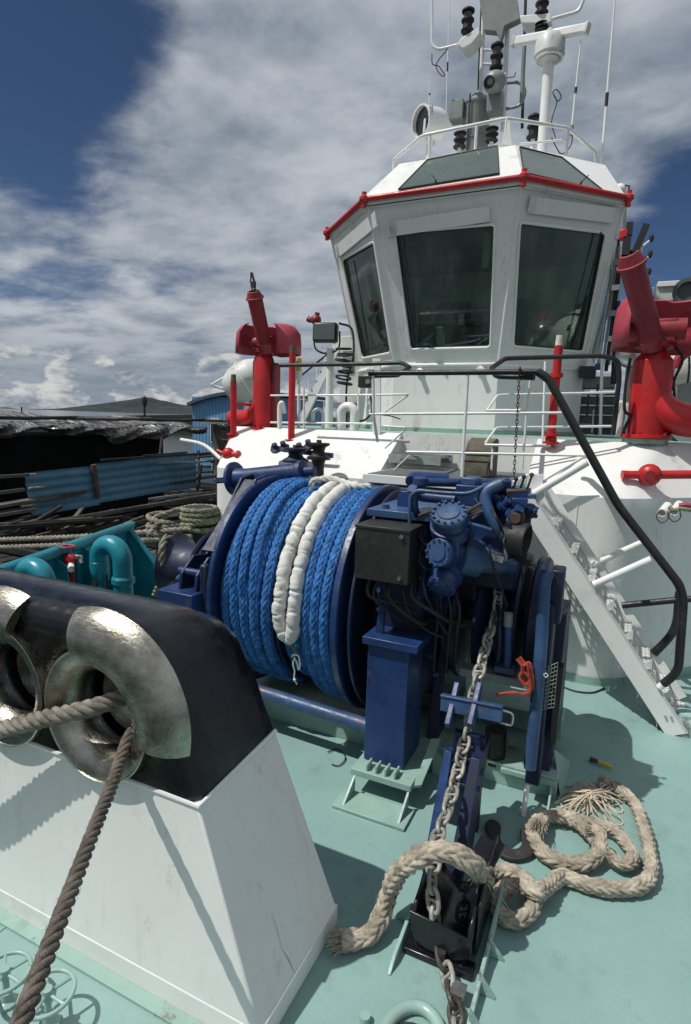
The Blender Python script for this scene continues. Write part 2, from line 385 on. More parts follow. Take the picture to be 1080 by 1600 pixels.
def braid_rope(mb, path, R, pitch=None, step=None, n=5, rough=0.0, cols=6, hint=None, closed=False, per=6, knob=None):
    """plaited rope: columns of raised strand backs slanting alternately left and right, modelled as relief on the rope body"""
    knob = knob or R*.85; step = knob/6
    P = resample(path, step); fr = frames(P, hint=hint); N = cols*per; vs = []
    wob = [random.uniform(0, 6.28) for _ in range(4)]
    for i, p in enumerate(P):
        s_ = i*step; a, b = fr[i]; rr0 = R*(1+rough*.5*math.sin(s_*31+wob[0])+rough*.4*math.sin(s_*73+wob[1]))
        for k in range(N):
            col = k//per; u = (k % per+.5)/per-.5; sg = 1 if col % 2 else -1
            ph = s_/knob+sg*u*1.15+(0.0 if col % 2 else .5)
            h = abs(math.cos(math.pi*ph))**.6*(1-abs(2*u)**4*.8)
            t = math.tau*(k+.5)/N; r = rr0*(.70+.34*h)*(1+rough*random.uniform(-.35, .35)); vs.append(p+(a*math.cos(t)+b*math.sin(t))*r)
    L = len(P); fs = [(i*N+k, i*N+(k+1) % N, (i+1)*N+(k+1) % N, (i+1)*N+k) for i in range(L-1) for k in range(N)]
    fs += [tuple(range(N-1, -1, -1)), tuple((L-1)*N+k for k in range(N))]
    return mb.add(vs, fs)
def fuzz(mb, path, R, count, L=.02, wdt=.0012):
    for _ in range(count):
        i = random.randrange(len(path)-1); d = (path[i+1]-path[i]).normalized(); a, b = frame(d); t = random.uniform(0, 6.28)
        o = a*math.cos(t)+b*math.sin(t); p = path[i]+o*R*.9; q = p+o*L*random.uniform(.2, 1)*.6+d*L*random.uniform(-1, 1)
        s_ = d.cross(o)*wdt
        mb.add([p-s_, p+s_, q], [(0, 1, 2)])
# ================================================================== SETTING
b = MB()
b.add([(-4.75, .2, 0), (2.6, .2, 0), (3.4, 7.5, 0), (-5.4, 7.5, 0)], [(0, 1, 2, 3)])
dk = b.build('main_deck', 'deck'); kindof(dk, 'structure')
b = MB(); b.add([(-6000, -3000, -1.6), (6000, -3000, -1.6), (6000, 9000, -1.6), (-6000, 9000, -1.6)], [(0, 1, 2, 3)])
kindof(b.build('harbour_water', 'water'), 'structure')
# hull skirt below the deck so that it is a real deck
b = MB(); b.prism([(-4.75, .2, -.01), (2.6, .2, -.01), (3.4, 7.5, -.01), (-5.4, 7.5, -.01)], (0, 0, -2)); b.build('hull', 'teal')
h = bpy.data.objects['hull']; kindof(h, 'structure')
# hill far off
b = MB(); hp = []
prof = [(-40, 660), (20, 655), (90, 650), (150, 643), (180, 634), (205, 625), (228, 621), (250, 625), (285, 632), (330, 637), (400, 646), (480, 656), (560, 662)]
top = smooth([AY(x, y, 1500) for x, y in prof], 5)
vs = []; n = len(top)
for p in top:
    hgt = max(p.z, 0)
    vs += [V(p.x, 1500, p.z+random.uniform(-.8, 1.2)), V(p.x-10, 1380, hgt*.55+random.uniform(-3, 3)), V(p.x-20, 1200, -3)]
fs = []
for i in range(n-1):
    for j in range(2): fs.append((i*3+j, i*3+j+1, i*3+j+4, i*3+j+3))
b.add(vs, fs); kindof(b.build('hill', 'hill'), 'structure')

# ---- weld seams and coaming strips on the deck
b = MB()
for x in (-2.2, .95): b.box(x-.006, x+.006, .3, 5.1, .0, .004)
kindof(b.build('deck_weld_seams', 'deck', bevel=0), 'structure')

# ================================================================== DECKHOUSE
XC = -2.02
dh = thing('deckhouse', 'white steel deckhouse with slanting upper edge on the foredeck', 'deckhouse', (XC, 5.2, 0))
def ringpts(y, hx, ch, z, yb=9.6, back=True):
    """front edge at y, half width hx, then 45 degree chamfer of ch"""
    r = [(XC-hx-ch*.30, y+ch, z), (XC-hx+.04, y, z), (XC+hx, y, z), (XC+hx+ch, y+ch, z)]
    if back: r = [(XC-hx-ch*.30, yb, z)]+r+[(XC+hx+ch, yb, z)]
    return [V(*p) for p in r]
def soften(ring, r=.16): return fillet(ring, r, 4)
r0 = soften(ringpts(5.2, 2.06, 1.5, 0)); r1 = soften(ringpts(5.2, 2.06, 1.5, 1.62)); r2 = soften(ringpts(5.9, 2.30, 1.1, 2.06), .08)
n = len(r0)
b = MB(); b.add(r0+r1, [(i, i+1, n+i+1, n+i) for i in range(n-1)]); b.build('wall', 'white', dh, smooth=30)
kf = max(range(n-1), key=lambda i: (r1[i+1]-r1[i]).length if abs(r1[i].y-5.2) < .01 and abs(r1[i+1].y-5.2) < .01 else 0)
b = MB(); b.add(r1+r2, [(i, i+1, n+i+1, n+i) for i in range(n-1) if i != kf])
RX0, RX1 = -2.12, -.74; L1, L2, K1, K2 = r1[kf], r2[kf], r1[kf+1], r2[kf+1]
b.add([L1, V(RX0, 5.2, 1.62), V(RX0, 5.9, 2.06), L2], [(0, 1, 2, 3)]); b.add([V(RX1, 5.2, 1.62), K1, K2, V(RX1, 5.9, 2.06)], [(0, 1, 2, 3)])
b.add([V(RX0, 5.2, 1.62), V(RX0, 5.9, 1.62), V(RX0, 5.9, 2.06)], [(0, 1, 2)]); b.add([V(RX1, 5.2, 1.62), V(RX1, 5.9, 1.62), V(RX1, 5.9, 2.06)], [(0, 1, 2)])
b.add([V(RX0, 5.9, 1.62), V(RX1, 5.9, 1.62), V(RX1, 5.9, 2.06), V(RX0, 5.9, 2.06)], [(0, 1, 2, 3)])
b.build('sloping_edge', 'white', dh, smooth=30)
MB().box(RX0, RX1, 5.2, 5.9, 1.60, 1.625).build('recess_floor', 'mint', dh)
MB().box(RX0, RX1, 5.885, 5.897, 1.625, 1.70).build('recess_band', 'mint', dh)
b = MB(); b.add(r2, [tuple(range(n))]); b.build('top_deck', 'mint', dh, smooth=0)
b = MB(); rb = soften(ringpts(5.19, 2.06, 1.5, 0)); rt = [p+V(0, 0, .07) for p in rb]
b.add(rb+rt, [(i, i+1, n+i+1, n+i) for i in range(n-1)]); b.build('base_band', 'mint', dh)
# weld seams, patches on the wall
b = MB(); b.box(XC-.55, XC+2.0, 5.194, 5.2, .62, .628); b.box(-.30, -.292, 5.194, 5.2, .1, 1.6); b.build('weld_seam', 'white', dh)

# twin drain sleeves with rag on the wall right of the ladder
for k, (px, py) in enumerate(((1040, 793), (1059, 791))):
    p = AY(px, py, 5.26); q = p+V(-.02, -.09, -.015)
    t = thing('pipe_socket', ('left' if k == 0 else 'right')+' white pipe socket of the pair sticking out of the wall beside the ladder', 'pipe socket', tuple(p), 'paired pipe sockets on the deckhouse wall')
    MB().lathe(p+V(.02, .12, 0), q-p, [(0, .034), (.22, .034), (.22, .027), (.1, .027)], 18, False).build('sleeve', 'cleanwhite', t, smooth=50)
    c = q+V(0, -.01, -.01); pts = smooth([c+V(-.03, 0, 0), c+V(-.04, 0, -.05), c+V(0, -.01, -.085), c+V(.04, 0, -.05), c+V(.03, 0, 0)], 5)
    MB().tube(pts, .0045, 6).build('wire_hook', 'rust', t)
p = AY(1046, 792, 5.1)
ra = MB(); rp = smooth([p+V(0, 0, 0), p+V(.03, -.02, -.02), p+V(.08, -.01, -.005), p+V(.14, 0, -.01), p+V(.2, .03, .01), p+V(.28, .1, .01)], 5)
laid_rope(ra, rp, .016, rough=.15); tag(ra.build('green_rag', 'ropegreen'), 'twisted greenish rag stuffed through the paired pipe sockets', 'rag')
p = AY(1066, 790, 5.16)
rr = MB(); pts = smooth([p+V(-.02, 0, 0), p+V(.03, -.01, .01), p+V(.1, 0, 0), p+V(.2, .05, 0)], 4); rr.tube(pts, [.012, .026, .024, .02]*0+[.018]*len(pts), 8)
tag(rr.build('red_hose_end', 'redfade'), 'short faded red hose end beside the paired pipe sockets', 'hose')

# ---- second-deck coaming under wheelhouse (mint band)
YF = 7.0
def octo(o, z, yb=9.6, extra=0.0):
    w0 = .64+.414*o; s_ = 1.5+.58*o; y = YF-o
    R = [(XC-s_, yb), (XC-s_, y+(s_-w0)), (XC-w0, y), (XC+w0, y), (XC+s_, y+(s_-w0)), (XC+s_, yb)]
    return [V(x, yy, z) for x, yy in R]
wh = thing('wheelhouse', 'white octagonal wheelhouse with outward leaning dark windows and red pipe round its brow', 'wheelhouse', (XC, 8.2, 2.0))
lo = octo(0, 2.02); hi = octo(0, 2.90)
b = MB()
b.add(lo+hi, [(i, (i+1) % 6, 6+(i+1) % 6, 6+i) for i in range(6)]); b.build('lower_wall', 'white', wh, smooth=20)
a0 = octo(.025, 2.0); a1 = octo(.025, 2.11); b = MB()
b.ringslab(a0, octo(-.02, 2.0), (0, 0, .11)); b.build('base_skirt', 'mint', wh)
# flared facets with real openings
ZB, ZT, OT = 2.90, 4.62, .5
B = octo(0, ZB); T = octo(OT, ZT)
def inset_facet(corners, hole, th, name, mat, parent, r=.05):
    """corners: 4 outer points (bl, br, tr, tl), hole the same; a plate with a rounded hole, th thick inwards"""
    n_ = (corners[1]-corners[0]).cross(corners[3]-corners[0]).normalized()
    inner = fillet([(hole[3]+hole[0])/2]+hole+[(hole[3]+hole[0])/2], r, 4)[:-1]
    # outer ring sampled to the same count by projecting from the hole centre
    c = sum(hole, Vector())/4; u = (corners[1]-corners[0]).normalized(); w_ = n_.cross(u)
    def to2(p): return ((p-c).dot(u), (p-c).dot(w_))
    cs = [to2(p) for p in corners]; outer = []
    # map hole corner segments onto outer corners
    idx = []
    for p in inner:
        x, y = to2(p); L = math.hypot(x, y); dx, dy = x/L, y/L; best = None
        for i in range(4):
            (x0, y0), (x1, y1) = cs[i], cs[(i+1) % 4]; ex, ey = x1-x0, y1-y0; det = dx*(-ey)+dy*ex
            if abs(det) < 1e-9: continue
            t = (x0*(-ey)+y0*ex)/det; k = (dx*y0-dy*x0)/det
            if t > 0 and -1e-6 <= k <= 1+1e-6 and (best is None or t < best): best = t
        outer.append(c+u*dx*best+w_*dy*best)
    # snap nearest outer sample to each true corner
    for cor in corners:
        j = min(range(len(outer)), key=lambda k: (outer[k]-cor).length); outer[j] = cor.copy()
    mb = MB(); mb.ringslab(outer, inner, -n_*th)
    o = mb.build(name, mat, parent, smooth=30)
    return o, n_, inner
def uvbar(mb, p0, n_, pa, pb, w_, off, th):
    A = AP(*pa, p0+n_*off, n_); Bq = AP(*pb, p0+n_*off, n_); mb.bar(A, Bq, th, w_, None if abs((Bq-A).normalized().dot(V(0, 0, 1))) > .9 else n_.cross(Bq-A))
FAC = {}
wins = {'front': (2, 3, [(641, 546), (767, 543), (774, 350), (617, 364)]),
        'right': (3, 4, [(801, 541), (911, 550), (947, 364), (812, 347)]),
        'left': (1, 2, [(567, 560), (612, 551), (585, 377), (535, 406)])}
for key, (i, j, hp) in wins.items():
    cor = [B[i], B[j], T[j], T[i]]; n_ = (cor[1]-cor[0]).cross(cor[3]-cor[0]).normalized()
    if n_.y > 0 and key == 'front': n_ = -n_
    hole = [AP(x, y, B[i], n_) for x, y in hp]
    o, n_, inner = inset_facet(cor, hole, .035, 'facet', 'white', wh)
    FAC[key] = (B[i], n_)
    # rounded bead framing the window
    wf = MB().tube([p+n_*.004 for p in inner], .016, 8, closed=True).build('window', 'cleanwhite', wh, smooth=60)
    MB().tube([p-n_*.012 for p in [q+(sum(inner, Vector())/len(inner)-q)*.02 for q in inner]], .011, 6, closed=True).build('gasket', 'rubber', wf)
    c_ = sum(inner, Vector())/len(inner)
    MB().prism([p-n_*.03+(p-c_)*.01 for p in inner], -n_*.006).build('pane', 'glass', wf, smooth=0)
# sides, back of the flared part
def sidefacet(i, j, m_=.3):
    cor = [B[i], B[j], T[j], T[i]]; c_ = sum(cor, Vector())/4
    def L(u, v): a = cor[0].lerp(cor[1], u); d = cor[3].lerp(cor[2], u); return a.lerp(d, v)
    hole = [L(.12, .12), L(.88, .12), L(.88, .85), L(.12, .85)]
    o, n_, inner = inset_facet(cor, hole, .07, 'facet', 'white', wh)
    wf = MB().tube([p+n_*.004 for p in inner], .014, 8, closed=True).build('window', 'cleanwhite', wh, smooth=60)
    MB().prism([p-n_*.03+(p-sum(inner, Vector())/len(inner))*.01 for p in inner], -n_*.006).build('pane', 'glass', wf, smooth=0)
sidefacet(0, 1); sidefacet(4, 5); 
MB().prism([B[5], B[0], T[0], T[5]], (0, -.06, 0)).build('rear_wall', 'white', wh)
# mouldings at corners
for i in (1, 2, 3, 4): MB().tube([B[i], T[i]], .02, 10).build('corner_moulding', 'white', wh, smooth=60)
b = MB(); q0 = octo(.01, ZB-.04); b.tube(q0, .022, 8, closed=True); b.build('sill_moulding', 'white', wh, smooth=60)
# interior
fi = octo(-.06, ZB-.02); b = MB(); b.add(fi, [tuple(range(6))]); b.build('cabin_floor', 'desk', wh)
b = MB(); b.add(octo(.35, 4.5), [tuple(range(6))]); b.build('cabin_ceiling', 'carp', wh)
# brow (flat strip above windows) and roof
T2 = octo(.53, 4.64); b = MB(); Tm = octo(.53, 4.56)
b.add(Tm+T2, [(i, (i+1) % 6, 6+(i+1) % 6, 6+i) for i in range(6)]); b.ringslab(octo(.53, 4.56), octo(.42, 4.56), (0, 0, .012)); b.build('brow', 'white', wh, smooth=20)
R1 = octo(.53, 4.64); R2 = octo(.05, 5.16)
roofp = {'front': (2, 3, [(623, 297), (780, 272), (777, 229), (668, 251)]), 'right': (3, 4, [(818, 271), (942, 299), (877, 247), (812, 231)]), 'left': (1, 2, [(576, 322), (612, 301), (655, 262), (640, 272)])}
b = MB()
for i in range(6):
    j = (i+1) % 6
    b.add([R1[i], R1[j], R2[j], R2[i]], [(0, 1, 2, 3)])
b.build('roof_slope', 'white', wh, smooth=20)
b = MB(); b.add(R2, [tuple(range(6))]); b.build('roof', 'white', wh, smooth=0)
for key in ('front', 'right'):
    i, j, hp = roofp[key]; n_ = (R1[j]-R1[i]).cross(R2[i]-R1[i]).normalized()
    if n_.z < 0: n_ = -n_
    P4 = [AP(x, y, R1[i]+n_*.006, n_) for x, y in hp]
    f_ = MB().prism(P4, n_*.008).build('roof_window', 'roofglass', wh, smooth=0)
    MB().tube([p+n_*.008 for p in P4], .010, 6, closed=True).build('gasket', 'rubber', f_)
for (px, py) in ((681, 283), (908, 286)):
    key = 'front' if px < 800 else 'right'; i, j, _ = roofp[key]; n_ = (R1[j]-R1[i]).cross(R2[i]-R1[i]).normalized()
    if n_.z < 0: n_ = -n_
    p = AP(px, py, R1[i]+n_*.03, n_); MB().cyl(p-n_*.03, p+n_*.02, .009).bar(p+n_*.01, p+V(-.05 if px < 800 else .07, 0, .07), .008, .008).build('wiper', 'rail', wh)
# visor plates over windows + hinges
for key, strips in {'front': [((606, 363), (766, 338), .19)], 'right': [((824, 324), (958, 341), .19)], 'left': [((527, 398), (590, 345), .2)]}.items():
    p0, n_ = FAC[key]
    for (a_, c_, hh) in strips:
        A = AP(*a_, p0+n_*.02, n_); Cq = AP(*c_, p0+n_*.02, n_); up = n_.cross((Cq-A).normalized());
        if up.z < 0: up = -up
        MB().prism([A+up*(-.05), Cq+up*(-.05), Cq+up*.1, A+up*.1], n_*.018).build('sun_visor', 'white', wh, bevel=.004)
        for k in (.5,):
            h0 = A.lerp(Cq, k); MB().bar(h0+up*.1, h0+up*.2, .012, .012).build('visor_stay', 'white', wh)
        h0 = A.lerp(Cq, 0.03 if key != 'right' else 0.0)
        MB().prism([h0+up*.11, h0+up*.11+(Cq-A).normalized()*.08, h0-up*.04+(Cq-A).normalized()*.08, h0-up*.04], n_*.03).build('hinge', 'oldwhite', wh, bevel=.004)
# window wiper arms, upright slim bars beside the panes
for key, a_, c_ in (('front', (624, 370), (650, 540)), ('right', (940, 362), (896, 540)), ('left', (541, 410), (566, 552))):
    p0, n_ = FAC[key]; mb = MB(); uvbar(mb, p0, n_, a_, c_, .014, .028, .014); mb.build('wiper', 'rail', wh)
p0, n_ = FAC['front']; q = AP(614, 352, p0+n_*.02, n_); MB().obox(q, (1, 0, 0), .05, .03, .035).build('small_lamp', 'boxblack', wh, bevel=.004)
for key, row in (('front', [(608, 372+22*k) for k in range(9)]+[(789, 360+22*k) for k in range(9)]), ('right', [(962, 372+20*k) for k in range(5)])):
    p0, n_ = FAC[key]
    mb = MB()
    for (x, y) in row: q = AP(x, y, p0, n_); mb.cyl(q, q+n_*.006, .008, n=6)
    mb.build('screw_row', 'oldwhite', wh)
for px, py in ((655, 581), (750, 578)):
    p = AY(px, py, 6.96); MB().lathe(p+V(0, .04, 0), (0, -1, 0), [(0, .05), (.02, .05), (.03, .03), (.085, .03), (.085, .02)], 16).build('deck_light', 'cleanwhite', wh, smooth=50)
# red pipe round brow, clamps
yr = [AY(822, 280, 6.4), AY(572, 322, 6.4)]
ro = octo(.56, 4.635)
P = fillet([ro[1]+V(0, .0, -.0), ro[2], ro[3], ro[4]], .08, 4)
MB().tube(P, .028, 10).build('fire_pipe', 'red', wh, smooth=60)
for i in (1, 2, 3, 4):
    c = MB(); c.sphere(ro[i], .058, 10, (1, 1, .8)); c.cyl(ro[i]+V(0, 0, -.09), ro[i]+V(0, 0, .07), .028); c.build('pipe_fitting', 'red', wh, smooth=40)
for k in range(4):
    p = ro[2].lerp(ro[3], .15+.23*k); MB().cyl(p, p+V(0, .09, -.02), .009).build('pipe_bracket', 'cleanwhite', wh)
    p = ro[3].lerp(ro[4], .15+.23*k); MB().cyl(p, p+V(-.06, .07, -.02), .009).build('pipe_bracket', 'cleanwhite', wh)
# cabin contents
def item(name, label, cat, mat, parts):
    t = thing(name, label, cat, parts[0][1]);
    for nm, loc, mb, mt in parts: mb.build(nm, mt, t, bevel=.008)
    return t
z0 = ZB-.02
ct = thing('steering_console', 'dark steering console seen through the front wheelhouse windows', 'console', (XC, 7.75, z0))
MB().prism([(XC-.55, 7.55, z0), (XC-.55, 7.95, z0), (XC-.55, 7.95, z0+.6), (XC-.55, 7.6, z0+.5)], (1.1, 0, 0)).build('cabinet', 'desk', ct, bevel=.01)
MB().box(XC-.35, XC-.1, 7.62, 7.68, z0+.58, z0+.8).build('screen', 'lamp', ct, bevel=.01)
MB().box(XC+.12, XC+.4, 7.62, 7.68, z0+.56, z0+.74).build('screen', 'lamp', ct, bevel=.01)
MB().box(XC-.02, XC+.05, 7.58, 7.62, z0+.52, z0+.66).build('paper_card', 'cleanwhite', ct)
for k, (x, y) in enumerate(((XC-.35, 8.25), (XC+.45, 8.3))):
    t = thing('helm_chair', ('left' if k == 0 else 'right')+' blue helm chair inside the wheelhouse, one of two behind the console', 'chair', (x, y, z0), 'helm chairs in the wheelhouse')
    MB().box(x-.24, x+.24, y-.24, y+.24, z0+.42, z0+.54).build('seat', 'seatblue', t, bevel=.04)
    MB().box(x-.24, x+.24, y+.2, y+.3, z0+.5, z0+1.0).build('backrest', 'seatblue', t, bevel=.04)
    MB().cyl((x, y, z0), (x, y, z0+.43), .05).build('pedestal', 'grey', t)
t = thing('chart_shelf', 'shelf heaped with pale bundles behind the right wheelhouse window', 'shelf', (XC+.95, 8.1, z0))
MB().box(XC+.7, XC+1.35, 8.5, 8.9, z0, z0+.55).build('cabinet', 'desk', t, bevel=.01)
for k in range(7):
    c = V(XC+.75+.09*k, 8.62+.05*(k % 2), z0+.6+.04*(k % 3)); MB().sphere(c, .085, 10, (1.2, 1, .6)).build('bundle', ('oldwhite', 'ropetan', 'sleeve')[k % 3], t)
t = thing('ceiling_lamp_tube', 'white tubular fitting hanging from the cabin ceiling behind the front window', 'lamp', (XC+.35, 7.4, 4.2))
MB().cyl((XC+.33, 7.35, 4.02), (XC+.33, 7.35, 4.40), .045).build('tube', 'cleanwhite', t)
MB().cyl((XC+.33, 7.35, 4.40), (XC+.33, 7.35, 4.5), .02).build('rod', 'grey', t)
# ================================================================== ROOF EQUIPMENT
rl = thing('roof_railing', 'white pipe railing around the wheelhouse roof', 'railing', (XC, 7.2, 5.16))
def railp(o, z): return octo(o, z, 9.0)
rp = railp(-.02, 5.52); mid = railp(-.02, 5.34)
top = [AY(615, 250, 7.45), AY(660, 212, 7.0), AY(792, 185, 7.0), AY(888, 200, 7.5), AY(930, 238, 8.4)]
MB().tube(fillet([AY(616, 275, 7.45)]+top+[AY(932, 275, 8.4)], .05, 3), .020, 8).build('top_rail', 'cleanwhite', rl, smooth=60)
for (x0, y0, x1, y1, yy) in ((672, 213, 672, 246, 7.0), (792, 185, 796, 222, 7.0), (888, 200, 886, 248, 7.5), (745, 195, 745, 226, 7.0)):
    MB().cyl(AY(x0, y0, yy), V(AY(x0, y0, yy).x, yy, 5.15), .017, n=8).build('post', 'cleanwhite', rl)
MB().tube([AY(812, 225, 7.4), AY(886, 218, 7.5)], .012, 8).build('mid_rail', 'cleanwhite', rl)
MB().tube([AY(850, 243, 7.5), AY(886, 244, 7.5)], .012, 8).build('mid_rail', 'cleanwhite', rl)
MB().prism([AY(784, 226, 6.98), AY(800, 226, 6.98), AY(796, 188, 6.99), AY(790, 188, 6.99)], (0, .02, 0)).build('gusset', 'cleanwhite', rl)
# searchlight
c = AY(672, 193, 7.35)
sl = thing('searchlight', 'round white searchlight facing left on the wheelhouse roof railing corner', 'searchlight', (c.x, c.y, 5.2))
d = V(-.62, -.85, -.12).normalized()
MB().lathe(c-d*.12, d, [(-.10, .02), (-.09, .09), (-.05, .15), (.02, .175), (.22, .178), (.24, .185), (.26, .185), (.262, .165), (.2, .16)], 28).build('housing', 'cleanwhite', sl, smooth=40)
MB().lathe(c-d*.12, d, [(.205, .001), (.212, .162)], 28).build('lens', 'lamp', sl)
MB().tube(fillet([c+V(.02, .12, .0), c+V(.02, .15, -.2), c+V(0, 0, -.24), c+V(-.02, -.15, -.2), c+V(-.02, -.12, 0)], .06), .016, 8).build('yoke', 'cleanwhite', sl)
MB().cyl(c+V(0, 0, -.22), V(c.x, c.y, 5.15), .028).build('pedestal', 'cleanwhite', sl)
for k in range(6): MB().box(c.x+.03+.022*k, c.x+.04+.022*k, c.y-.19, c.y-.17, c.z+.0, c.z+.1).build('vent_slot', 'grey', sl) if k < 3 else None
# radar
p0 = AY(847, 238, 8.0); p1 = AY(857, 95, 8.0)
rd = thing('radar', 'white radar scanner bar on a tall round pedestal above the wheelhouse', 'radar', (p0.x, 8.0, 5.16))
MB().cyl((p0.x, 8.0, 5.16), (p0.x, 8.0, p1.z), .062).build('mast_tube', 'cleanwhite', rd, smooth=50)
MB().lathe((p0.x, 8, p1.z), (0, 0, 1), [(-.03, .07), (0, .12), (.015, .12), (.02, .15), (.05, .175), (.20, .17), (.25, .14), (.265, .06), (.33, .055)], 24).build('gearbox', 'oldwhite', rd, smooth=40)
MB().torus((p0.x, 8, p1.z+.015), (0, 0, 1), .15, .012).build('rim', 'cleanwhite', rd)
a_ = AY(803, 66, 8.15); c_ = AY(919, 44, 7.85)
MB().bar(a_, c_, .075, .105).build('scanner', 'cleanwhite', rd, bevel=.02)
MB().bar(a_.lerp(c_, -.012), a_.lerp(c_, .03), .085, .115).build('end_cap', 'oldwhite', rd, bevel=.01)
MB().bar(a_.lerp(c_, .97), a_.lerp(c_, 1.012), .085, .115).build('end_cap', 'oldwhite', rd, bevel=.01)
# mast
mc = AY(745, 215, 8.9)
ms = thing('signal_mast', 'grey and white signal mast with lamp brackets above the wheelhouse roof', 'mast', (mc.x, 8.9, 5.16))
g0 = AY(742, 222, 8.9); g1 = AY(745, 150, 8.9); rr_ = .17
HM = AY(745, 150, 8.9).z-5.16
MB().lathe((g0.x, 8.9, 5.16), (0, 0, 1), [(0, .2), (HM-.16, .185), (HM-.13, .192), (HM-.11, .15), (HM, .09)], 28).build('lower_tube', 'grey', ms, smooth=40)
MB().tube([V(g0.x-.05, 8.69, 5.2), V(g0.x-.05, 8.69, 5.1+HM)], .012, 6).build('cable', 'rubber', ms)
for zz_ in (5.16+HM-.12, 5.16+HM*.62): MB().torus((g0.x, 8.9, zz_), (0, 0, 1), .195, .008, 28, 6).build('strap', 'grey', ms)
def polepx(x0, y0, x1, y1, yy, r, name='pole', mat='cleanwhite', par=None):
    return MB().tube([AY(x0, y0, yy), AY(x1, y1, yy)], r, 10).build(name, mat, par or ms, smooth=60)
polepx(786, 205, 796, -25, 8.9, .032); polepx(751, 150, 757, -25, 8.9, .03); polepx(816, 200, 822, -25, 8.9, .02, 'cable_run', 'rubber')
polepx(747, 140, 753, -20, 8.75, .010, 'cable', 'rubber'); polepx(815, 160, 820, 60, 8.8, .028, 'pole', 'grey')
MB().tube(fillet([AY(786, 130, 8.9), AY(812, 128, 8.9), AY(822, 140, 8.9), AY(815, 165, 8.9), AY(784, 172, 8.9)], .08), .022, 8).build('hoop_bracket', 'grey', ms)
for y_ in (78, 100, 150): MB().tube([AY(755, y_, 8.9), AY(790, y_+2, 8.9)], .018, 8).build('rung', 'cleanwhite', ms)
MB().tube([AY(790, 122, 8.9), AY(804, 120, 8.9), AY(806, 113, 8.9)], .008, 6).build('rung', 'grey', ms)
# big grey plate at the very top
MB().prism([AY(748, -10, 8.7), AY(756, 46, 8.7), AY(775, 48, 8.7), AY(782, 62, 8.7), AY(788, 40, 8.7), AY(812, 28, 8.7), AY(806, -12, 8.7)], (.0, .12, 0)).build('name_board', 'grey', ms)
MB().box(*sorted((AY(706, 160, 8.8).x, AY(727, 160, 8.8).x)), 8.7, 8.9, AY(717, 190, 8.8).z, AY(717, 160, 8.8).z).build('junction_box', 'grey', ms, bevel=.01)
MB().box(*sorted((AY(763, 160, 8.7).x, AY(785, 160, 8.7).x)), 8.6, 8.8, AY(774, 178, 8.7).z, AY(774, 145, 8.7).z).build('junction_box', 'grey', ms, bevel=.01)
# horizontal brackets with platforms carrying lamps
MB().tube(fillet([AY(675, -20, 8.6), AY(675, 70, 8.6), AY(684, 78, 8.6), AY(716, 70, 8.6)], .1), .020, 8).build('arm', 'cleanwhite', ms)
MB().prism([AY(713, 68, 8.5), AY(722, 58, 8.5), AY(748, 42, 8.5), AY(750, 52, 8.5), AY(737, 68, 8.5), AY(722, 76, 8.5)], (0, .28, .02)).build('lamp_shelf', 'cleanwhite', ms, bevel=.01)
MB().tube(fillet([AY(862, 30, 8.5), AY(905, 18, 8.5), AY(912, 0, 8.5), AY(913, -20, 8.5)], .1), .022, 8).build('arm', 'cleanwhite', ms)
MB().prism([AY(812, 24, 8.5), AY(860, 20, 8.5), AY(861, 32, 8.5), AY(856, 36, 8.5), AY(815, 36, 8.5)], (0, .25, .02)).build('lamp_shelf', 'cleanwhite', ms, bevel=.01)
lamps = [(730, 52, 12, 8.55, 'black navigation lamp stack on the left mast shelf'), (846, 24, -12, 8.55, 'black navigation lamp at the top edge on the right mast shelf'),
         (775, 110, 66, 8.55, 'black double navigation lamp at mid mast above the grey ball'), (833, 218, 178, 8.3, 'black navigation lamp low on the roof left of the radar pedestal'),
         (718, 232, 205, 8.3, 'black lamp low beside the left of the grey mast tube'), (846, 52, 36, 8.55, 'black lamp hanging under the right mast shelf'), (768, 222, 198, 8.5, 'black lamp low behind the grey mast tube')]
for (x, yb_, yt, yy, lab) in lamps:
    a_ = AY(x, yb_, yy); c_ = AY(x, yt, yy); h_ = abs(c_.z-a_.z); zb_ = min(a_.z, c_.z)
    t = thing('navigation_lamp', lab, 'lamp', (a_.x, yy, zb_))
    if yb_ > 200: MB().cyl((a_.x, yy, 5.16), (a_.x, yy, zb_+.01), .028, n=10).build('stem', 'cleanwhite', t)
    MB().lathe((a_.x, yy, zb_), (0, 0, 1), [(0, .07), (.06*h_, .085), (.12*h_, .085), (.16*h_, .062), (.42*h_, .062), (.46*h_, .085), (.52*h_, .085)], 18).build('base', 'rubber', t, smooth=40)
    MB().lathe((a_.x, yy, zb_), (0, 0, 1), [(.52*h_, .055), (.82*h_, .055)], 18).build('lens', 'lamp', t)
    MB().lathe((a_.x, yy, zb_), (0, 0, 1), [(.82*h_, .085), (.88*h_, .085), (.95*h_, .05), (1.0*h_, .03)], 18).build('cap', 'rubber', t, smooth=40)
c = AY(773, 128, 8.5); t = thing('mast_horn', 'grey round horn housing with dark mouth on the middle of the mast', 'horn', (c.x, 8.5, c.z-.12))
MB().sphere(c, .145, 18, (1.05, 1, .9)).build('housing', 'grey', t)
MB().lathe(c+V(-.03, -.08, -.04), (-.15, -1, -.35), [(0, .06), (.07, .075), (.072, .055), (.0, .03)], 18).build('mouth', 'lamp', t)
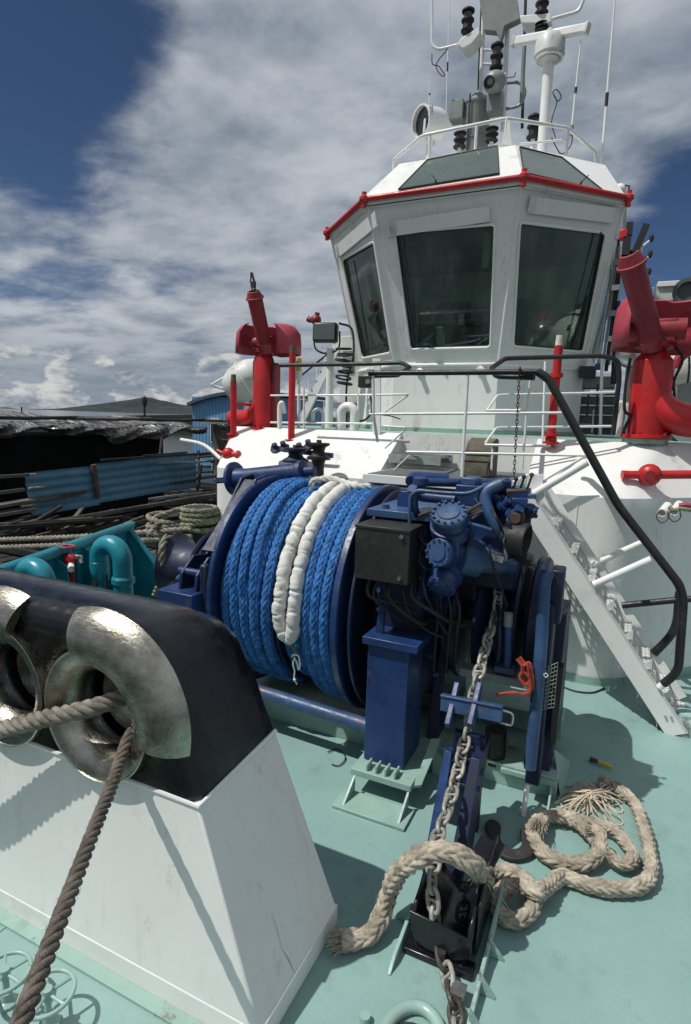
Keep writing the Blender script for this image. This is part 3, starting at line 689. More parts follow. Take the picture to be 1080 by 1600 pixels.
# whip antennas
for (x0, y0, x1, y1, yy, r, lab) in ((938, 278, 963, -25, 8.4, .016, 'long white whip antenna at the right rear of the wheelhouse roof'), (697, 190, 703, -20, 9.1, .010, 'thin white whip antenna left of the mast'),
        (671, 165, 672, 122, 8.7, .010, 'short white antenna stub above the searchlight'), (894, 196, 908, 62, 8.6, .014, 'white whip antenna just right of the radar pedestal')):
    a_ = AY(x0, y0, yy); c_ = AY(x1, y1, yy); t = thing('whip_antenna', lab, 'antenna', (a_.x, yy, a_.z), 'whip antennas on the wheelhouse roof')
    mid_ = a_.lerp(c_, .42)
    MB().tube([a_, mid_, c_], [r, r, r*.6], 8).build('whip', 'cleanwhite', t); MB().cyl(a_.lerp(c_, .38), a_.lerp(c_, .45), r*1.25, n=8).build('ferrule', 'rubber', t)
    MB().cyl(a_-V(0, 0, .12), a_, r*1.6, n=8).build('mount', 'grey', t)
# looping cables
cb = [([(868, 215), (862, 190), (870, 160), (864, 145), (870, 140), (877, 150), (872, 158), (866, 150)], 8.6, 'thin black cable curling up behind the radar pedestal'),
      ([(675, 84), (676, 100), (686, 104), (695, 118), (688, 116), (682, 100), (700, 76)], 8.6, 'thin black cable loop hanging from the left mast arm'),
      ([(862, 215), (872, 235), (880, 240), (893, 225), (894, 200)], 8.6, 'slack black cable hanging by the right roof rail')]
for P_, yy, lab in cb:
    tag(MB().tube(smooth([AY(x, y, yy) for x, y in P_], 6), .007, 5).build('slack_cable', 'rubber'), lab, 'cable')
c = AY(968, 297, 7.9); t = thing('round_deck_lamp', 'small round white lamp at the right corner of the wheelhouse brow', 'lamp', (c.x, c.y, c.z-.06))
MB().sphere(c, .07, 14).build('globe', 'cleanwhite', t); MB().cyl(c-V(0, 0, .07), c-V(0, 0, .16), .03).build('bracket', 'grey', t); MB().tube([c+V(.03, 0, .05), c+V(.1, 0, .03), c+V(.1, 0, -.12)], .01, 6).build('cage_wire', 'rubber', t)
# ================================================================== FAIRLEAD BLOCK
fb = thing('fairlead_block', 'white tapered steel pedestal with black rounded cap holding two stainless rope rings', 'fairlead', (-2.6, 1.75, 0))
XL = -4.4
zt = .82
A0, A1 = V(-.942, 1.445, .10), V(-.945, 2.05, .10)
T0, T1 = V(-1.238, 1.497, zt), V(-1.27, 2.06, zt)
b = MB()
b.add([V(XL, 1.445, .10), A0, A1, V(XL, 2.05, .10), V(XL+.2, 1.497, zt), T0, T1, V(XL+.2, 2.06, zt)],
      [(0, 1, 5, 4), (1, 2, 6, 5), (2, 3, 7, 6), (3, 0, 4, 7), (4, 5, 6, 7)])
b.build('pedestal', 'white', fb, bevel=.008)
MB().box(XL, -.935, 1.442, 2.053, 0, .102).build('skirt', 'cleanwhite', fb, bevel=.006)
MB().tube([T0+V(-2.9, 0, .004), T0+V(0, 0, .004), T1+V(0, 0, .004)], .010, 8).build('weld_bead', 'cleanwhite', fb, smooth=60)
# mint band painted on the deck round the foot
b = MB(); b.box(XL, -1.0, 1.39, 1.441, 0, .012); b.build('foot_band', 'mint', fb)
# black cap: rounded box whose right end follows the taper
def capring(y, h, grow=0.0):
    P = [(-1.245, zt+.005), (-1.31, 1.02), (-1.36, 1.18), (-1.41, 1.33), (-1.50, 1.45), (-1.68, 1.52), (XL+.3, 1.50), (XL+.2, zt+.005)]
    k = (h-.825)/(1.45-.825); out = []
    for i, (x, z) in enumerate(P): z2 = z if z < h-.12 else h-.12+.12*(1-math.exp(-(z-h+.12)/.12)); z2 = min(z2, h); out.append(V(x-(grow if i < 6 else 0)-.028*(y-1.5)/.56*(i < 6), y, max(z2, .826)))
    return smooth(out[:6], 4)[:-1]+[out[5]]+out[6:]
secs = [capring(1.500, 1.40, .05), capring(1.508, 1.435, .03), capring(1.53, 1.46, .012), capring(1.57, 1.475), capring(1.66, 1.478), capring(1.75, 1.465), capring(1.84, 1.435), capring(1.92, 1.385), capring(1.98, 1.31), capring(2.03, 1.17), capring(2.052, 1.0), capring(2.06, .86)]
n = len(secs[0]); b = MB(); vs = [p for s_ in secs for p in s_]
fs = [(k*n+i, k*n+(i+1) % n, (k+1)*n+(i+1) % n, (k+1)*n+i) for k in range(len(secs)-1) for i in range(n)]
fs += [tuple(range(n)), tuple((len(secs)-1)*n+i for i in range(n))]
b.add(vs, fs); cap = b.build('cap', 'black', fb, smooth=50)
# bore holes through the cap with a boolean (real openings)
RC = [(-1.70, 1.063), (-2.235, 1.063)]
for (x, z) in RC:
    mb = MB().cyl((x, 1.2, z), (x, 2.5, z), .235, n=40)
    cut = mb.build('cutter', 'black'); mo = cap.modifiers.new('bore', 'BOOLEAN'); mo.object = cut; mo.operation = 'DIFFERENCE'; mo.solver = 'EXACT'
    bpy.context.view_layer.update(); dg = bpy.context.evaluated_depsgraph_get(); me = bpy.data.meshes.new_from_object(cap.evaluated_get(dg))
    cap.modifiers.clear(); cap.data = me; bpy.data.objects.remove(cut)
def half_torus(x, z, R, r, y0, th0, th1, ph0, ph1, nt_, np_):
    """torus about the y axis; phi 0 = towards the camera (-y), +90 = outward, -90 = inward"""
    vs = []
    for i in range(nt_+1):
        th = th0+(th1-th0)*i/nt_; c_, s_ = math.cos(th), math.sin(th)
        for j in range(np_+1):
            ph = ph0+(ph1-ph0)*j/np_; rad = R+r*math.sin(ph); vs.append(V(x+c_*rad, y0-r*math.cos(ph), z+s_*rad))
    m_ = np_+1
    return vs, [(i*m_+j, i*m_+j+1, (i+1)*m_+j+1, (i+1)*m_+j) for i in range(nt_) for j in range(np_)]
R_ = math.radians
for k, (x, z) in enumerate(RC):
    ring = MB(); vs, fs = half_torus(x, z, .254, .100, 1.560, 0, 2*math.pi, R_(-180), R_(0), 72, 20); ring.add(vs, fs)
    ring.lathe((x, 1.455, z), (0, 1, 0), [(.006, .252), (0, .257), (.002, .262), (.06, .262)], 72, False)
    ring.lathe((x, 1.68, z), (0, 1, 0), [(-.03, .154), (.26, .154)], 48, False)
    ro_ = ring.build('rope_ring', 'steel', fb, smooth=50)
    ta, tb = (R_(-10), R_(108)) if k == 0 else (R_(72), R_(190))
    vs, fs = half_torus(x, z, .272, .150, 1.588, ta, tb, R_(-26), R_(66), 36, 16)
    MB().add(vs, fs).build('guard_elbow', 'steel', ro_, smooth=60)
    for th, sg in ((ta, -1), (tb, 1)):
        cc = V(x+math.cos(th)*.272, 1.588, z+math.sin(th)*.272); pts = [cc+V(math.cos(th)*.15*math.sin(p), -.15*math.cos(p), math.sin(th)*.15*math.sin(p)) for p in [R_(-26+92*i/14) for i in range(15)]]
        MB().prism(pts, V(-math.sin(th), 0, math.cos(th))*.006*sg).build('end_lip', 'steel', ro_)
# rub marks on the right slope
_sn = (T0-A0).cross(A1-A0).normalized(); _sn = _sn if _sn.x > 0 else -_sn
for pa_, pc_, w__ in (((424, 1423), (440, 1480), .0016), ((440, 1480), (461, 1522), .0022), ((402, 1378), (410, 1392), .0012), ((470, 1290), (486, 1350), .0008)):
    MB().tube([AP(*pa_, A0, _sn), AP((pa_[0]+pc_[0])/2+1.5, (pa_[1]+pc_[1])/2, A0, _sn), AP(*pc_, A0, _sn)], [w__*.15, w__*.45, w__*.2], 6).build('rub_mark', 'boxblack', fb)
# mooring ropes through the rings
ropeA = [(-1.58, 1.72, 1.14), (-1.64, 1.62, 1.12), (-1.69, 1.48, 1.10)]
PA = smooth([V(-1.58, 1.86, 1.14), V(-1.62, 1.66, 1.12), V(-1.70, 1.50, 1.095), V(-1.848, 1.425, 1.049), V(-1.99, 1.40, .993), V(-2.126, 1.378, .938), V(-2.436, 1.324, .813), V(-2.8, 1.27, .70), V(-3.3, 1.2, .6)], 10)
mb = MB(); laid_rope(mb, PA, .036, pitch=.17, strands=4, rough=.06, n=8); fuzz(mb, PA, .03, 260, .02, .0008)
tag(mb.build('mooring_rope', 'ropegrey', smooth=60), 'thick grey mooring rope leaving the near stainless ring towards the left', 'rope')
PB = smooth([V(-1.66, 1.85, 1.00), V(-1.615, 1.62, .985), AD(202, 1150, 2.22), V(-1.54, 1.43, .945), V(-1.45, 1.31, .95), V(-1.34, 1.15, .96), V(-1.2, .95, .97), V(-1.1, .81, .98), V(-1.0, .67, .99), V(-.9, .53, 1.0), V(-.8, .39, 1.01)], 12)
mb = MB(); laid_rope(mb, PB, .0225, pitch=.135, strands=4, rough=.05, n=9); fuzz(mb, PB, .0245, 380, .02, .0007)
tag(mb.build('mooring_rope', 'ropebrown', smooth=60), 'brown worn mooring rope hanging from the near stainless ring down across the white pedestal', 'rope')

# handwheels on the foredeck, bottom left
for k, (px, py, r, hh) in enumerate(((8, 1520, .085, .13), (74, 1552, .09, .13))):
    p = AZ(px, py, hh)
    t = thing('valve_handwheel', ('left one of the' if k == 0 else 'right one of the')+' two mint handwheels on the deck beside the pedestal', 'handwheel', (p.x, p.y, 0), 'mint valve handwheels on the foredeck')
    MB().torus(p, (0, 0, 1), r, .008, 32, 8).build('rim', 'mint', t, smooth=60)
    for j in range(5):
        a_ = j*math.tau/5; sp = MB(); sp.tube([p, p+V(math.cos(a_)*r, math.sin(a_)*r, 0)], .006, 6); sp.build('spoke', 'mint', t)
    MB().cyl(p+V(0, 0, -.015), p+V(0, 0, .02), .018).build('hub', 'mint', t); MB().cyl((p.x, p.y, 0), p, .012).build('stem', 'mint', t)
    MB().lathe((p.x, p.y, 0), (0, 0, 1), [(0, .04), (.012, .04), (.02, .022), (.05, .02)], 16).build('gland', 'mint', t)

# ================================================================== WINCH
DY, DZ = 3.84, .94
wn = thing('mooring_winch', 'large navy blue anchor windlass and mooring winch with rope drum on the foredeck', 'winch', (-1.3, 3.6, 0))
# foundation
b = MB(); b.box(-3.0, -.16, 3.42, 3.56, 0.0, .13); b.box(-3.0, -.16, 3.40, 3.60, .13, .145)
b.build('foundation_beam', 'mint', wn, bevel=.004)
b = MB(); b.box(-3.0, -.2, 4.15, 4.35, 0, .15); b.build('foundation_beam', 'mint', wn, bevel=.004)
# support post of the drum bearing
pA, pB, pC = AZ(568, 1185, .16), AZ(630, 1203, .16), AZ(660, 1165, .16)
px0, px1, py0, py1 = pA.x, pB.x, (pA.y+pB.y)/2, pB.y+.30
b = MB(); b.box(px0, px1, py0, py1, .16, .90); b.build('support_post', 'blue', wn, bevel=.006)
b = MB(); b.box(px0-.025, px1+.06, py0-.03, py1+.05, .90, .945); b.build('post_cap', 'blue', wn, bevel=.004)
b = MB(); b.prism([(px0+.02, py0+.06, .945), (px0+.07, py0+.06, .945), (px0+.07, py0+.06, 1.13), (px0+.04, py0+.06, 1.13)], (0, .02, 0)); b.build('cap_gusset', 'blue', wn)
b = MB(); b.box(px0-.03, px1+.09, py0-.12, py1+.12, .115, .155); b.build('base_plate', 'mint', wn, bevel=.004)
for k in range(4):
    x = px0+.06+k*.058; MB().box(x, x+.012, py0-.105, py0-.03, .155, .20).build('bolt_lug', 'mint', wn, bevel=.003)
for x in (px0-.01, px1+.07):
    MB().prism([(x, py0-.12, .115), (x, py0-.30, .003), (x, py0-.12, .003)], (.012, 0, 0)).build('gusset', 'mint', wn)
MB().prism([(px1+.10, py1-.02, .003), (px1+.28, py1-.02, .003), (px1+.10, py1-.02, .17)], (0, .012, 0)).build('gusset', 'mint', wn)
MB().prism([(px1+.09, py0-.08, .12), (px1+.13, py0-.05, .12), (px1+.15, py0+.25, .26), (px1+.10, py0+.22, .26)], (.0, .0, .015)).build('gusset', 'mint', wn)
b = MB(); b.box(px0-.06, px1+.12, py0-.30, py0-.12, .003, .02); b.build('doubler_plate', 'mint', wn, bevel=.003)
# lower blue tie bar in front of the drum
q0, q1 = AY(395, 1077, 3.22), AY(570, 1133, 3.18)
MB().tube([q0+V(-.5, .0, .0), q0, q1+V(.05, 0, 0)], .045, 14).build('tie_bar', 'blue2', wn, smooth=60)
# main drum
b = MB(); b.lathe((-2.42, DY, DZ), (1, 0, 0), [(0, .60), (.97, .60)], 64, False); b.build('drum_core', 'bluedark', wn, smooth=60)
def flange(x0, x1, R, rin, name='flange', mat='blue', rim=.03):
    b = MB(); b.lathe((x0, DY, DZ), (1, 0, 0), [(0, rin), (0, R-.01), (.006, R), (x1-x0-.006, R), (x1-x0, R-.01), (x1-x0, R-rim), (x1-x0-.012, R-rim-.005), (x1-x0-.012, rin), (0, rin)], 96, False)
    return b.build(name, mat, wn, smooth=30)
flange(-1.505, -1.455, .80, .1); flange(-1.40, -1.375, .775, .1, 'brake_disc', 'bluedark'); flange(-2.44, -2.40, .80, .1)
MB().lathe((-1.46, DY, DZ), (1, 0, 0), [(0, .62), (.07, .62)], 64, False).build('brake_drum', 'bluedark', wn, smooth=60)
flange(-1.965, -1.95, .70, .5, 'drum_divider', 'bluedark')
MB().cyl((-2.75, DY, DZ), (-.25, DY, DZ), .07, n=20).build('main_shaft', 'bluedark', wn)
# left end: brake brackets, twin plates with rounded tops
for k, (x, dy) in enumerate(((-2.53, 0), (-2.66, 0))):
    pts = [(x, 3.02, .15), (x, 3.02, .95), (x, 3.05, 1.12), (x, 3.18, 1.22), (x, 3.32, 1.20), (x, 3.75, 1.72), (x, 3.9, 1.74), (x, 4.4, 1.2), (x, 4.5, .15)]
    MB().prism(pts, (.022, 0, 0)).build('side_plate', 'bluedark' if k else 'blue', wn, bevel=.006)
for (y, z) in ((3.10, 1.12), (3.10, .6)):
    MB().cyl((-2.70, y, z), (-2.47, y, z), .028, n=12).build('pin', 'blue', wn)
MB().box(-2.50, -2.44, 3.05, 3.12, .5, 1.2).build('clevis', 'bluedark', wn, bevel=.02)
MB().bar((-2.47, 3.12, 1.28), (-2.47, 3.62, 1.72), .10, .018, (0, -1, 1)).build('band_guard', 'bluedark', wn)
# small step box left of the plates
p = AY(290, 925, 3.05)
MB().box(p.x-.16, p.x+.14, 2.95, 3.2, p.z-.12, p.z+.02).build('step_box', 'blue', wn, bevel=.005)
MB().cyl((p.x-.02, 3.1, 0), (p.x-.02, 3.1, p.z-.1), .07).build('step_leg', 'bluedark', wn)
# left warping head / drum disc seen edge-on
c0 = V(-2.88, 3.60, .98)
b = MB(); b.lathe(c0+V(0, 0, 0), (1, 0, 0), [(-.30, .08), (-.30, .25), (-.28, .262), (-.24, .22), (-.16, .19), (0, .19), (.05, .2), (.08, .33), (.105, .345), (.12, .33), (.12, .05)], 48); b.build('warping_head', 'bluedark', wn, smooth=30)
b = MB(); b.lathe(c0+V(.13, -.05, -.02), (1, 0, 0), [(0, .30), (.03, .32), (.045, .30), (.045, .06)], 40); b.build('head_flange', 'bluedark', wn, smooth=30)
# band brake lever assembly between (small cluster)
for k in range(5):
    MB().cyl((-2.86+.03*k, 3.2+.04*k, .95+.05*k), (-2.78+.03*k, 3.16+.04*k, 1.0+.05*k), .03, n=10).build('brake_link', 'blue2' if k % 2 else 'bluedark', wn)
# hydraulic ram on top left, with disc end
p0, p1 = AY(370, 748, 4.1), AY(478, 737, 4.1); dd = (p1-p0).normalized()
b = MB(); b.lathe(p0-dd*.0, dd, [(-.035, .02), (-.035, .135), (-.03, .145), (-.004, .145), (0, .135), (0, .09), (.06, .083), (.12, .078), (.60, .078), (.62, .095), (.66, .095), (.665, .04), (.76, .04)], 36); b.build('spring_ram', 'blue', wn, smooth=30)
q = AY(327, 741, 4.05); MB().obox(p0-dd*.10+V(0, 0, 0), dd, .22, .03, .05).build('ram_rod', 'blue', wn); MB().bar(p0-dd*.04, p0-dd*.22, .06, .02).build('ram_fork', 'blue2', wn)
for k in (.32, .46): MB().prism([p0+dd*k+V(-.04, 0, -.05), p0+dd*k+V(.05, 0, -.05), p0+dd*k+V(.09, 0, -.3), p0+dd*k+V(-.09, 0, -.3)], (0, .02, 0)).build('ram_bracket', 'blue', wn)
# black junction box
bx = [AY(556, 820, 2.98), AY(641, 829, 2.98), AY(556, 903, 2.98)]
jx0, jx1 = bx[0].x, bx[1].x; jz1 = bx[0].z; jz0 = bx[2].z
MB().box(jx0, jx1, 2.98, 3.20, jz0, jz1).build('junction_box', 'boxblack', wn, bevel=.006)
jb = [o for o in wn.children if o.name.startswith('junction_box')][0]
for (px, py) in ((628, 839), (624, 904)):
    p = AY(px, py, 2.977); MB().cyl(p, p+V(0, -.012, 0), .012, n=12).build('latch_screw', 'silver', jb)
MB().box(jx0-.004, jx1+.004, 2.974, 3.205, jz1-.012, jz1+.003).build('lid_rim', 'boxblack', jb, bevel=.002)
MB().box(jx0+.05, jx1-.02, 3.205, 3.3, jz0-.1, jz1).build('box_bracket', 'bluedark', wn)
# cables under the box
random.seed(17)
for k in range(6):
    x = jx0+.06+.05*k; P = smooth([V(x, 3.1, jz0), V(x+random.uniform(-.03, .05), 3.05, jz0-random.uniform(.05, .13)), V(x+.12+random.uniform(-.05, .1), 3.1, jz0-random.uniform(.13, .25)), V(x+.25+random.uniform(-.1, .1), 3.25, jz0-random.uniform(.15, .36)), V(x+.3, 3.4, jz0-.3)], 5)
    MB().tube(P, random.choice([.007, .009, .012]), 7).build('cable', 'rubber', wn, smooth=60)
for k, (x, y) in enumerate(((680, 1040), (700, 1040), (714, 1020))):
    P = smooth([AY(x-12, 900, 3.3), AY(x+4, 950, 3.22), AY(x, y-30, 3.22), AY(x-3, y+8, 3.3)], 5); MB().tube(P, .009, 6).build('hose', 'rubber', wn, smooth=60)
# gearbox housing and surrounding dark machinery
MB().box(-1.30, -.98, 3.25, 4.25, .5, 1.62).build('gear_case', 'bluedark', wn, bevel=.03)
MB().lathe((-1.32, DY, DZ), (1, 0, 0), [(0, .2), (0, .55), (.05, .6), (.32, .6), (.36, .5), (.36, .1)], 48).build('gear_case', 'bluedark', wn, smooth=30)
MB().box(-1.36, -.94, 3.22, 3.78, 1.62, 1.665).build('cover_plate', 'blue2', wn, bevel=.004)
for (x, y) in ((-1.27, 3.3), (-1.27, 3.7), (-1.0, 3.7)): MB().cyl((x, y, 1.66), (x, y, 1.69), .025, n=8).build('bolt', 'blue2', wn)
e_ = AY(632, 790, 3.42); MB().prism([e_+V(-.05, 0, -.10), e_+V(.05, 0, -.10), e_+V(.05, 0, .04), e_+V(.02, 0, .09), e_+V(-.03, 0, .09), e_+V(-.05, 0, .04)], (0, .02, 0)).build('lifting_lug', 'blue', wn, bevel=.004)
# hydraulic motors: round bolted covers
def motor(px, py, yy, d, r, L, nb=12, mat='blue2', body='blue', lab='motor_cover'):
    c = AY(px, py, yy); d = Vector(d).normalized()
    m_ = MB().lathe(c, -d, [(0, r*.75), (.012, r*.95), (.03, r), (.06, r), (.062, r*1.12), (L*.5, r*1.12), (L*.52, r*.85), (L, r*.8)], 28).build('hydraulic_motor', body, wn, smooth=30)
    MB().lathe(c, d, [(-.01, r*.98), (.012, r*.98), (.018, r*.9), (.02, r*.62), (.028, r*.58), (.03, 0.01)], 28).build('end_cover', mat, m_, smooth=30)
    a, b2 = frame(d)
    for k in range(nb):
        t = k*math.tau/nb; p = c+(a*math.cos(t)+b2*math.sin(t))*r*.86; MB().cyl(p+d*.005, p+d*.032, r*.085, n=6).build('cover_bolt', mat, m_)
    return c
motor(687, 863, 3.02, (-.25, -1, .12), .078, .26)
motor(702, 805, 3.08, (.0, -.55, .85), .10, .25, 14)
motor(690, 915, 3.10, (-.1, -.75, -.65), .085, .22, 10, 'blue')
c_ = AY(712, 850, 3.1)
MB().box(c_.x-.045, c_.x+.03, 3.05, 3.2, c_.z-.06, c_.z+.07).build('port_block', 'blue2', wn, bevel=.008)
c_ = AY(698, 830, 3.12); MB().obox(c_, (1, 0, 0), .1, .12, .07).build('port_block', 'blue', wn, bevel=.01)
# large inclined cylinder going right
a_, c_ = AY(718, 868, 3.2), AY(785, 880, 3.35); d_ = (c_-a_).normalized(); Lc = (c_-a_).length
MB().lathe(a_, d_, [(-.10, .05), (-.02, .07), (.0, .105), (Lc*.42, .105), (Lc*.44, .078), (Lc*.95, .072), (Lc*1.0, .058), (Lc*1.25, .05)], 28).build('brake_cylinder', 'blue2', wn, smooth=30)
MB().obox(AY(777, 872, 3.22), (1, 0, -.2), .07, .01, .035).build('rating_plate', 'silver', wn)
for (px, py) in ((768, 868), (790, 866)): MB().cyl(AY(px, py-10, 3.25), AY(px, py+10, 3.25), .010, n=8).build('fitting', 'silver', wn)
# upper valve block and piping
vb = [AY(712, 757, 3.3), AY(748, 792, 3.3)]
MB().box(vb[0].x, vb[1].x, 3.3, 3.5, vb[1].z, vb[0].z).build('valve_block', 'blue', wn, bevel=.006)
t_ = AY(722, 745, 3.35), AY(746, 757, 3.35); MB().box(t_[0].x, t_[1].x, 3.33, 3.47, t_[1].z-.01, t_[0].z).build('solenoid_cap', 'blue2', wn, bevel=.01)
MB().box(t_[0].x-.02, t_[0].x, 3.36, 3.44, t_[1].z, t_[0].z-.01).build('connector', 'blue', wn, bevel=.005)
def pipe(pts, r, name='hydraulic_pipe', mat='blue', rad=.06, k=4): return MB().tube(fillet([AY(*p) for p in pts], rad, k), r, 10).build(name, mat, wn, smooth=60)
pipe([(650, 753, 3.3), (745, 755, 3.5), (785, 755, 3.6), (792, 770, 3.6)], .026)
pipe([(644, 762, 3.25), (652, 775, 3.3), (712, 781, 3.3)], .032)
pipe([(640, 830, 3.18), (641, 775, 3.18), (652, 766, 3.18), (690, 770, 3.18), (735, 772, 3.18), (758, 758, 3.22), (785, 752, 3.3)], .012, mat='blue2', rad=.05)
pipe([(785, 755, 3.25), (755, 768, 3.22), (763, 800, 3.2), (782, 835, 3.2), (800, 838, 3.3)], .033, mat='blue2', rad=.09)
pipe([(642, 752, 3.32), (644, 745, 3.4), (700, 748, 3.5)], .034)
pipe([(792, 765, 3.4), (795, 785, 3.4), (815, 790, 3.4)], .026, mat='blue')
pipe([(648, 768, 3.2), (648, 800, 3.2), (660, 812, 3.3)], .022)
pipe([(655, 806, 3.15), (700, 788, 3.15)], .009, mat='rust', rad=.01)
pipe([(715, 808, 3.1), (755, 785, 3.2)], .010, mat='rust', rad=.01); pipe([(715, 812, 3.1), (768, 828, 3.12)], .010, mat='blue2', rad=.01); pipe([(722, 810, 3.12), (760, 797, 3.2)], .008, mat='rust', rad=.01)
pipe([(690, 782, 3.15), (700, 790, 3.15), (730, 800, 3.15)], .008, mat='blue2')
for (px, py, yy, r, hh, mt) in ((772, 780, 3.4, .05, .16, 'grey'), (657, 752, 3.3, .045, .06, 'blue'), (788, 758, 3.35, .04, .08, 'blue'), (760, 762, 3.3, .035, .05, 'blue2')):
    c = AY(px, py, yy); MB().lathe(c-V(0, 0, hh/2), (0, 0, 1), [(0, r*.8), (.01, r), (hh*.8, r), (hh, r*.6)], 16).build('accumulator', mt if mt != 'grey' else 'bluedark', wn, smooth=40)
# right-hand cluster: manual valves, levers, lots of small parts
random.seed(21)
for k in range(34):
    px, py = random.uniform(752, 832), random.uniform(768, 838); yy = random.uniform(3.22, 3.5)
    c = AY(px, py, yy); s_ = random.uniform(.018, .05); mt = random.choice(['blue', 'bluedark', 'blue', 'blue2', 'bluedark', 'rust'])
    if k % 3 == 0: MB().obox(c, (random.uniform(-.2, .2)+1, random.uniform(-.3, .3), random.uniform(-.2, .2)), s_*2, s_*1.3, s_*1.2).build('valve_body', mt, wn, bevel=.004)
    elif k % 3 == 1:
        d = V(random.choice([0, 1]), -.6, random.choice([0, 1, .4])).normalized(); MB().lathe(c, d, [(0, s_), (s_*.8, s_), (s_*.85, s_*.6), (s_*1.8, s_*.55), (s_*1.9, s_*.75), (s_*2.2, s_*.7)], 12).build('valve_plug', mt, wn, smooth=30)
    else:
        d = V(random.uniform(-1, 1), random.uniform(-.5, .5), random.uniform(-1, 1)).normalized(); MB().tube(fillet([c-d*.09, c, c+V(d.z, 0, -d.x)*.08], .03, 3), .009, 7).build('small_pipe', mt, wn, smooth=60)
MB().box(-.86, -.56, 3.34, 3.62, 1.35, 1.68).build('valve_manifold', 'blue', wn, bevel=.01)
MB().box(-1.0, -.5, 3.5, 3.95, 1.2, 1.6).build('gear_case', 'bluedark', wn, bevel=.02)
for k in range(3):
    c = AY(800+k*12, 770-k*3, 3.3); MB().tube([c, c+V(.02, -.02, .07)], .006, 6).sphere(c+V(.02, -.02, .08), .013, 8).build('control_lever', 'rust' if k == 2 else 'bluedark', wn)
pipe([(792, 768, 3.2), (822, 766, 3.2)], .012, mat='rust', rad=.01)
# handles protruding low: levers (dark)
for (x0, y0, x1, y1) in ((800, 870, 835, 890), (803, 866, 838, 884)): MB().tube([AY(x0, y0, 3.2), AY(x1, y1, 3.12)], .009, 7).build('lever', 'rail', wn)
# black conical cup on the right of the cluster
c = AY(815, 845, 3.2); MB().lathe(c+V(-.10, 0, .02), (1, -.15, -.1), [(0, .05), (.04, .055), (.05, .088), (.13, .092), (.135, .08), (.07, .07)], 28).build('warping_cup', 'rubber', wn, smooth=30)
# bolts, grease nipples, small hoses over the gear cases
random.seed(88)
for k in range(16):
    t = math.tau*k/16; MB().cyl((-.965, DY+math.cos(t)*.50, DZ+math.sin(t)*.50), (-.935, DY+math.cos(t)*.50, DZ+math.sin(t)*.50), .018, n=6).build('case_bolt', 'blue2', wn)
for k in range(9):
    z_ = .56+.12*k; MB().cyl((-1.27, 3.25, z_), (-1.27, 3.235, z_), .013, n=6).build('case_bolt', 'blue2', wn); MB().cyl((-1.01, 3.25, z_), (-1.01, 3.235, z_), .013, n=6).build('case_bolt', 'blue2', wn)
for k in range(11):
    x0_, y0_ = random.uniform(655, 800), random.uniform(790, 900); P = smooth([AY(x0_, y0_, 3.2), AY(x0_+random.uniform(-10, 25), y0_+random.uniform(10, 30), 3.12), AY(x0_+random.uniform(0, 40), y0_+random.uniform(20, 60), 3.2), AY(x0_+random.uniform(-10, 40), y0_+random.uniform(60, 110), 3.35)], 5)
    MB().tube(P, random.choice([.006, .008, .011]), 7).build('hose', random.choice(['rubber', 'rubber', 'bluedark', 'blue']), wn, smooth=60)
MB().box(-1.20, -1.08, 3.243, 3.249, 1.30, 1.37).build('data_plate', 'silver', wn)
# chain wheel (gypsy) and flanges
GX = -.60; GY, GZ = 3.86, .93
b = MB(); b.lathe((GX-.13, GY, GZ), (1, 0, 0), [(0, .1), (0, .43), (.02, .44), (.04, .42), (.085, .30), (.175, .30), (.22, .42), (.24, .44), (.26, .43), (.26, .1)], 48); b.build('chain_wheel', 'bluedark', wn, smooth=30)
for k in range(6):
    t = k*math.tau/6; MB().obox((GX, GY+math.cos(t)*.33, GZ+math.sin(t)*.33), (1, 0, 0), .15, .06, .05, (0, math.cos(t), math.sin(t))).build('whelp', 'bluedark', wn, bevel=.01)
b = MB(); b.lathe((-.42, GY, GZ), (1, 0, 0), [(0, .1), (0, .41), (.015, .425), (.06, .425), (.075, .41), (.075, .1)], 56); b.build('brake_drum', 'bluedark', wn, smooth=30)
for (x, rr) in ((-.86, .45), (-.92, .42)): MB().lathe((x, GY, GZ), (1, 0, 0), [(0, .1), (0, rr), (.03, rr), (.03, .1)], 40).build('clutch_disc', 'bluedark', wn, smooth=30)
# bearing pedestals behind chain
for x in (-.98, -.28):
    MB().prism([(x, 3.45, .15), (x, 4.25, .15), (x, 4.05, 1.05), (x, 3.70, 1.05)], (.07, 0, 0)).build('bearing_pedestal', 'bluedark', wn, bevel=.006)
# small lit bits in the dark: upright handle bar and cross beam
MB().tube([AY(795, 960, 3.35), AY(793, 1045, 3.35)], .022, 10).build('brake_spindle', 'blue2', wn); MB().cyl(AY(795, 958, 3.35), AY(794, 978, 3.35), .026, n=12).build('spindle_top', 'grey', wn)
MB().obox(AY(790, 1045, 3.35), (1, 0, 0), .12, .08, .03).build('spindle_foot', 'blue2', wn, bevel=.004)
MB().bar(AY(722, 1045, 3.42), AY(835, 1068, 3.38), .10, .05).build('cross_beam', 'grey', wn, bevel=.004)
MB().torus(AY(775, 995, 3.5), (1, .3, 0), .19, .012, 40, 8).build('brake_handwheel', 'bluedark', wn)
MB().bar(AY(760, 1000, 3.3), AY(752, 1040, 3.3), .02, .02).build('link_rod', 'bluedark', wn)
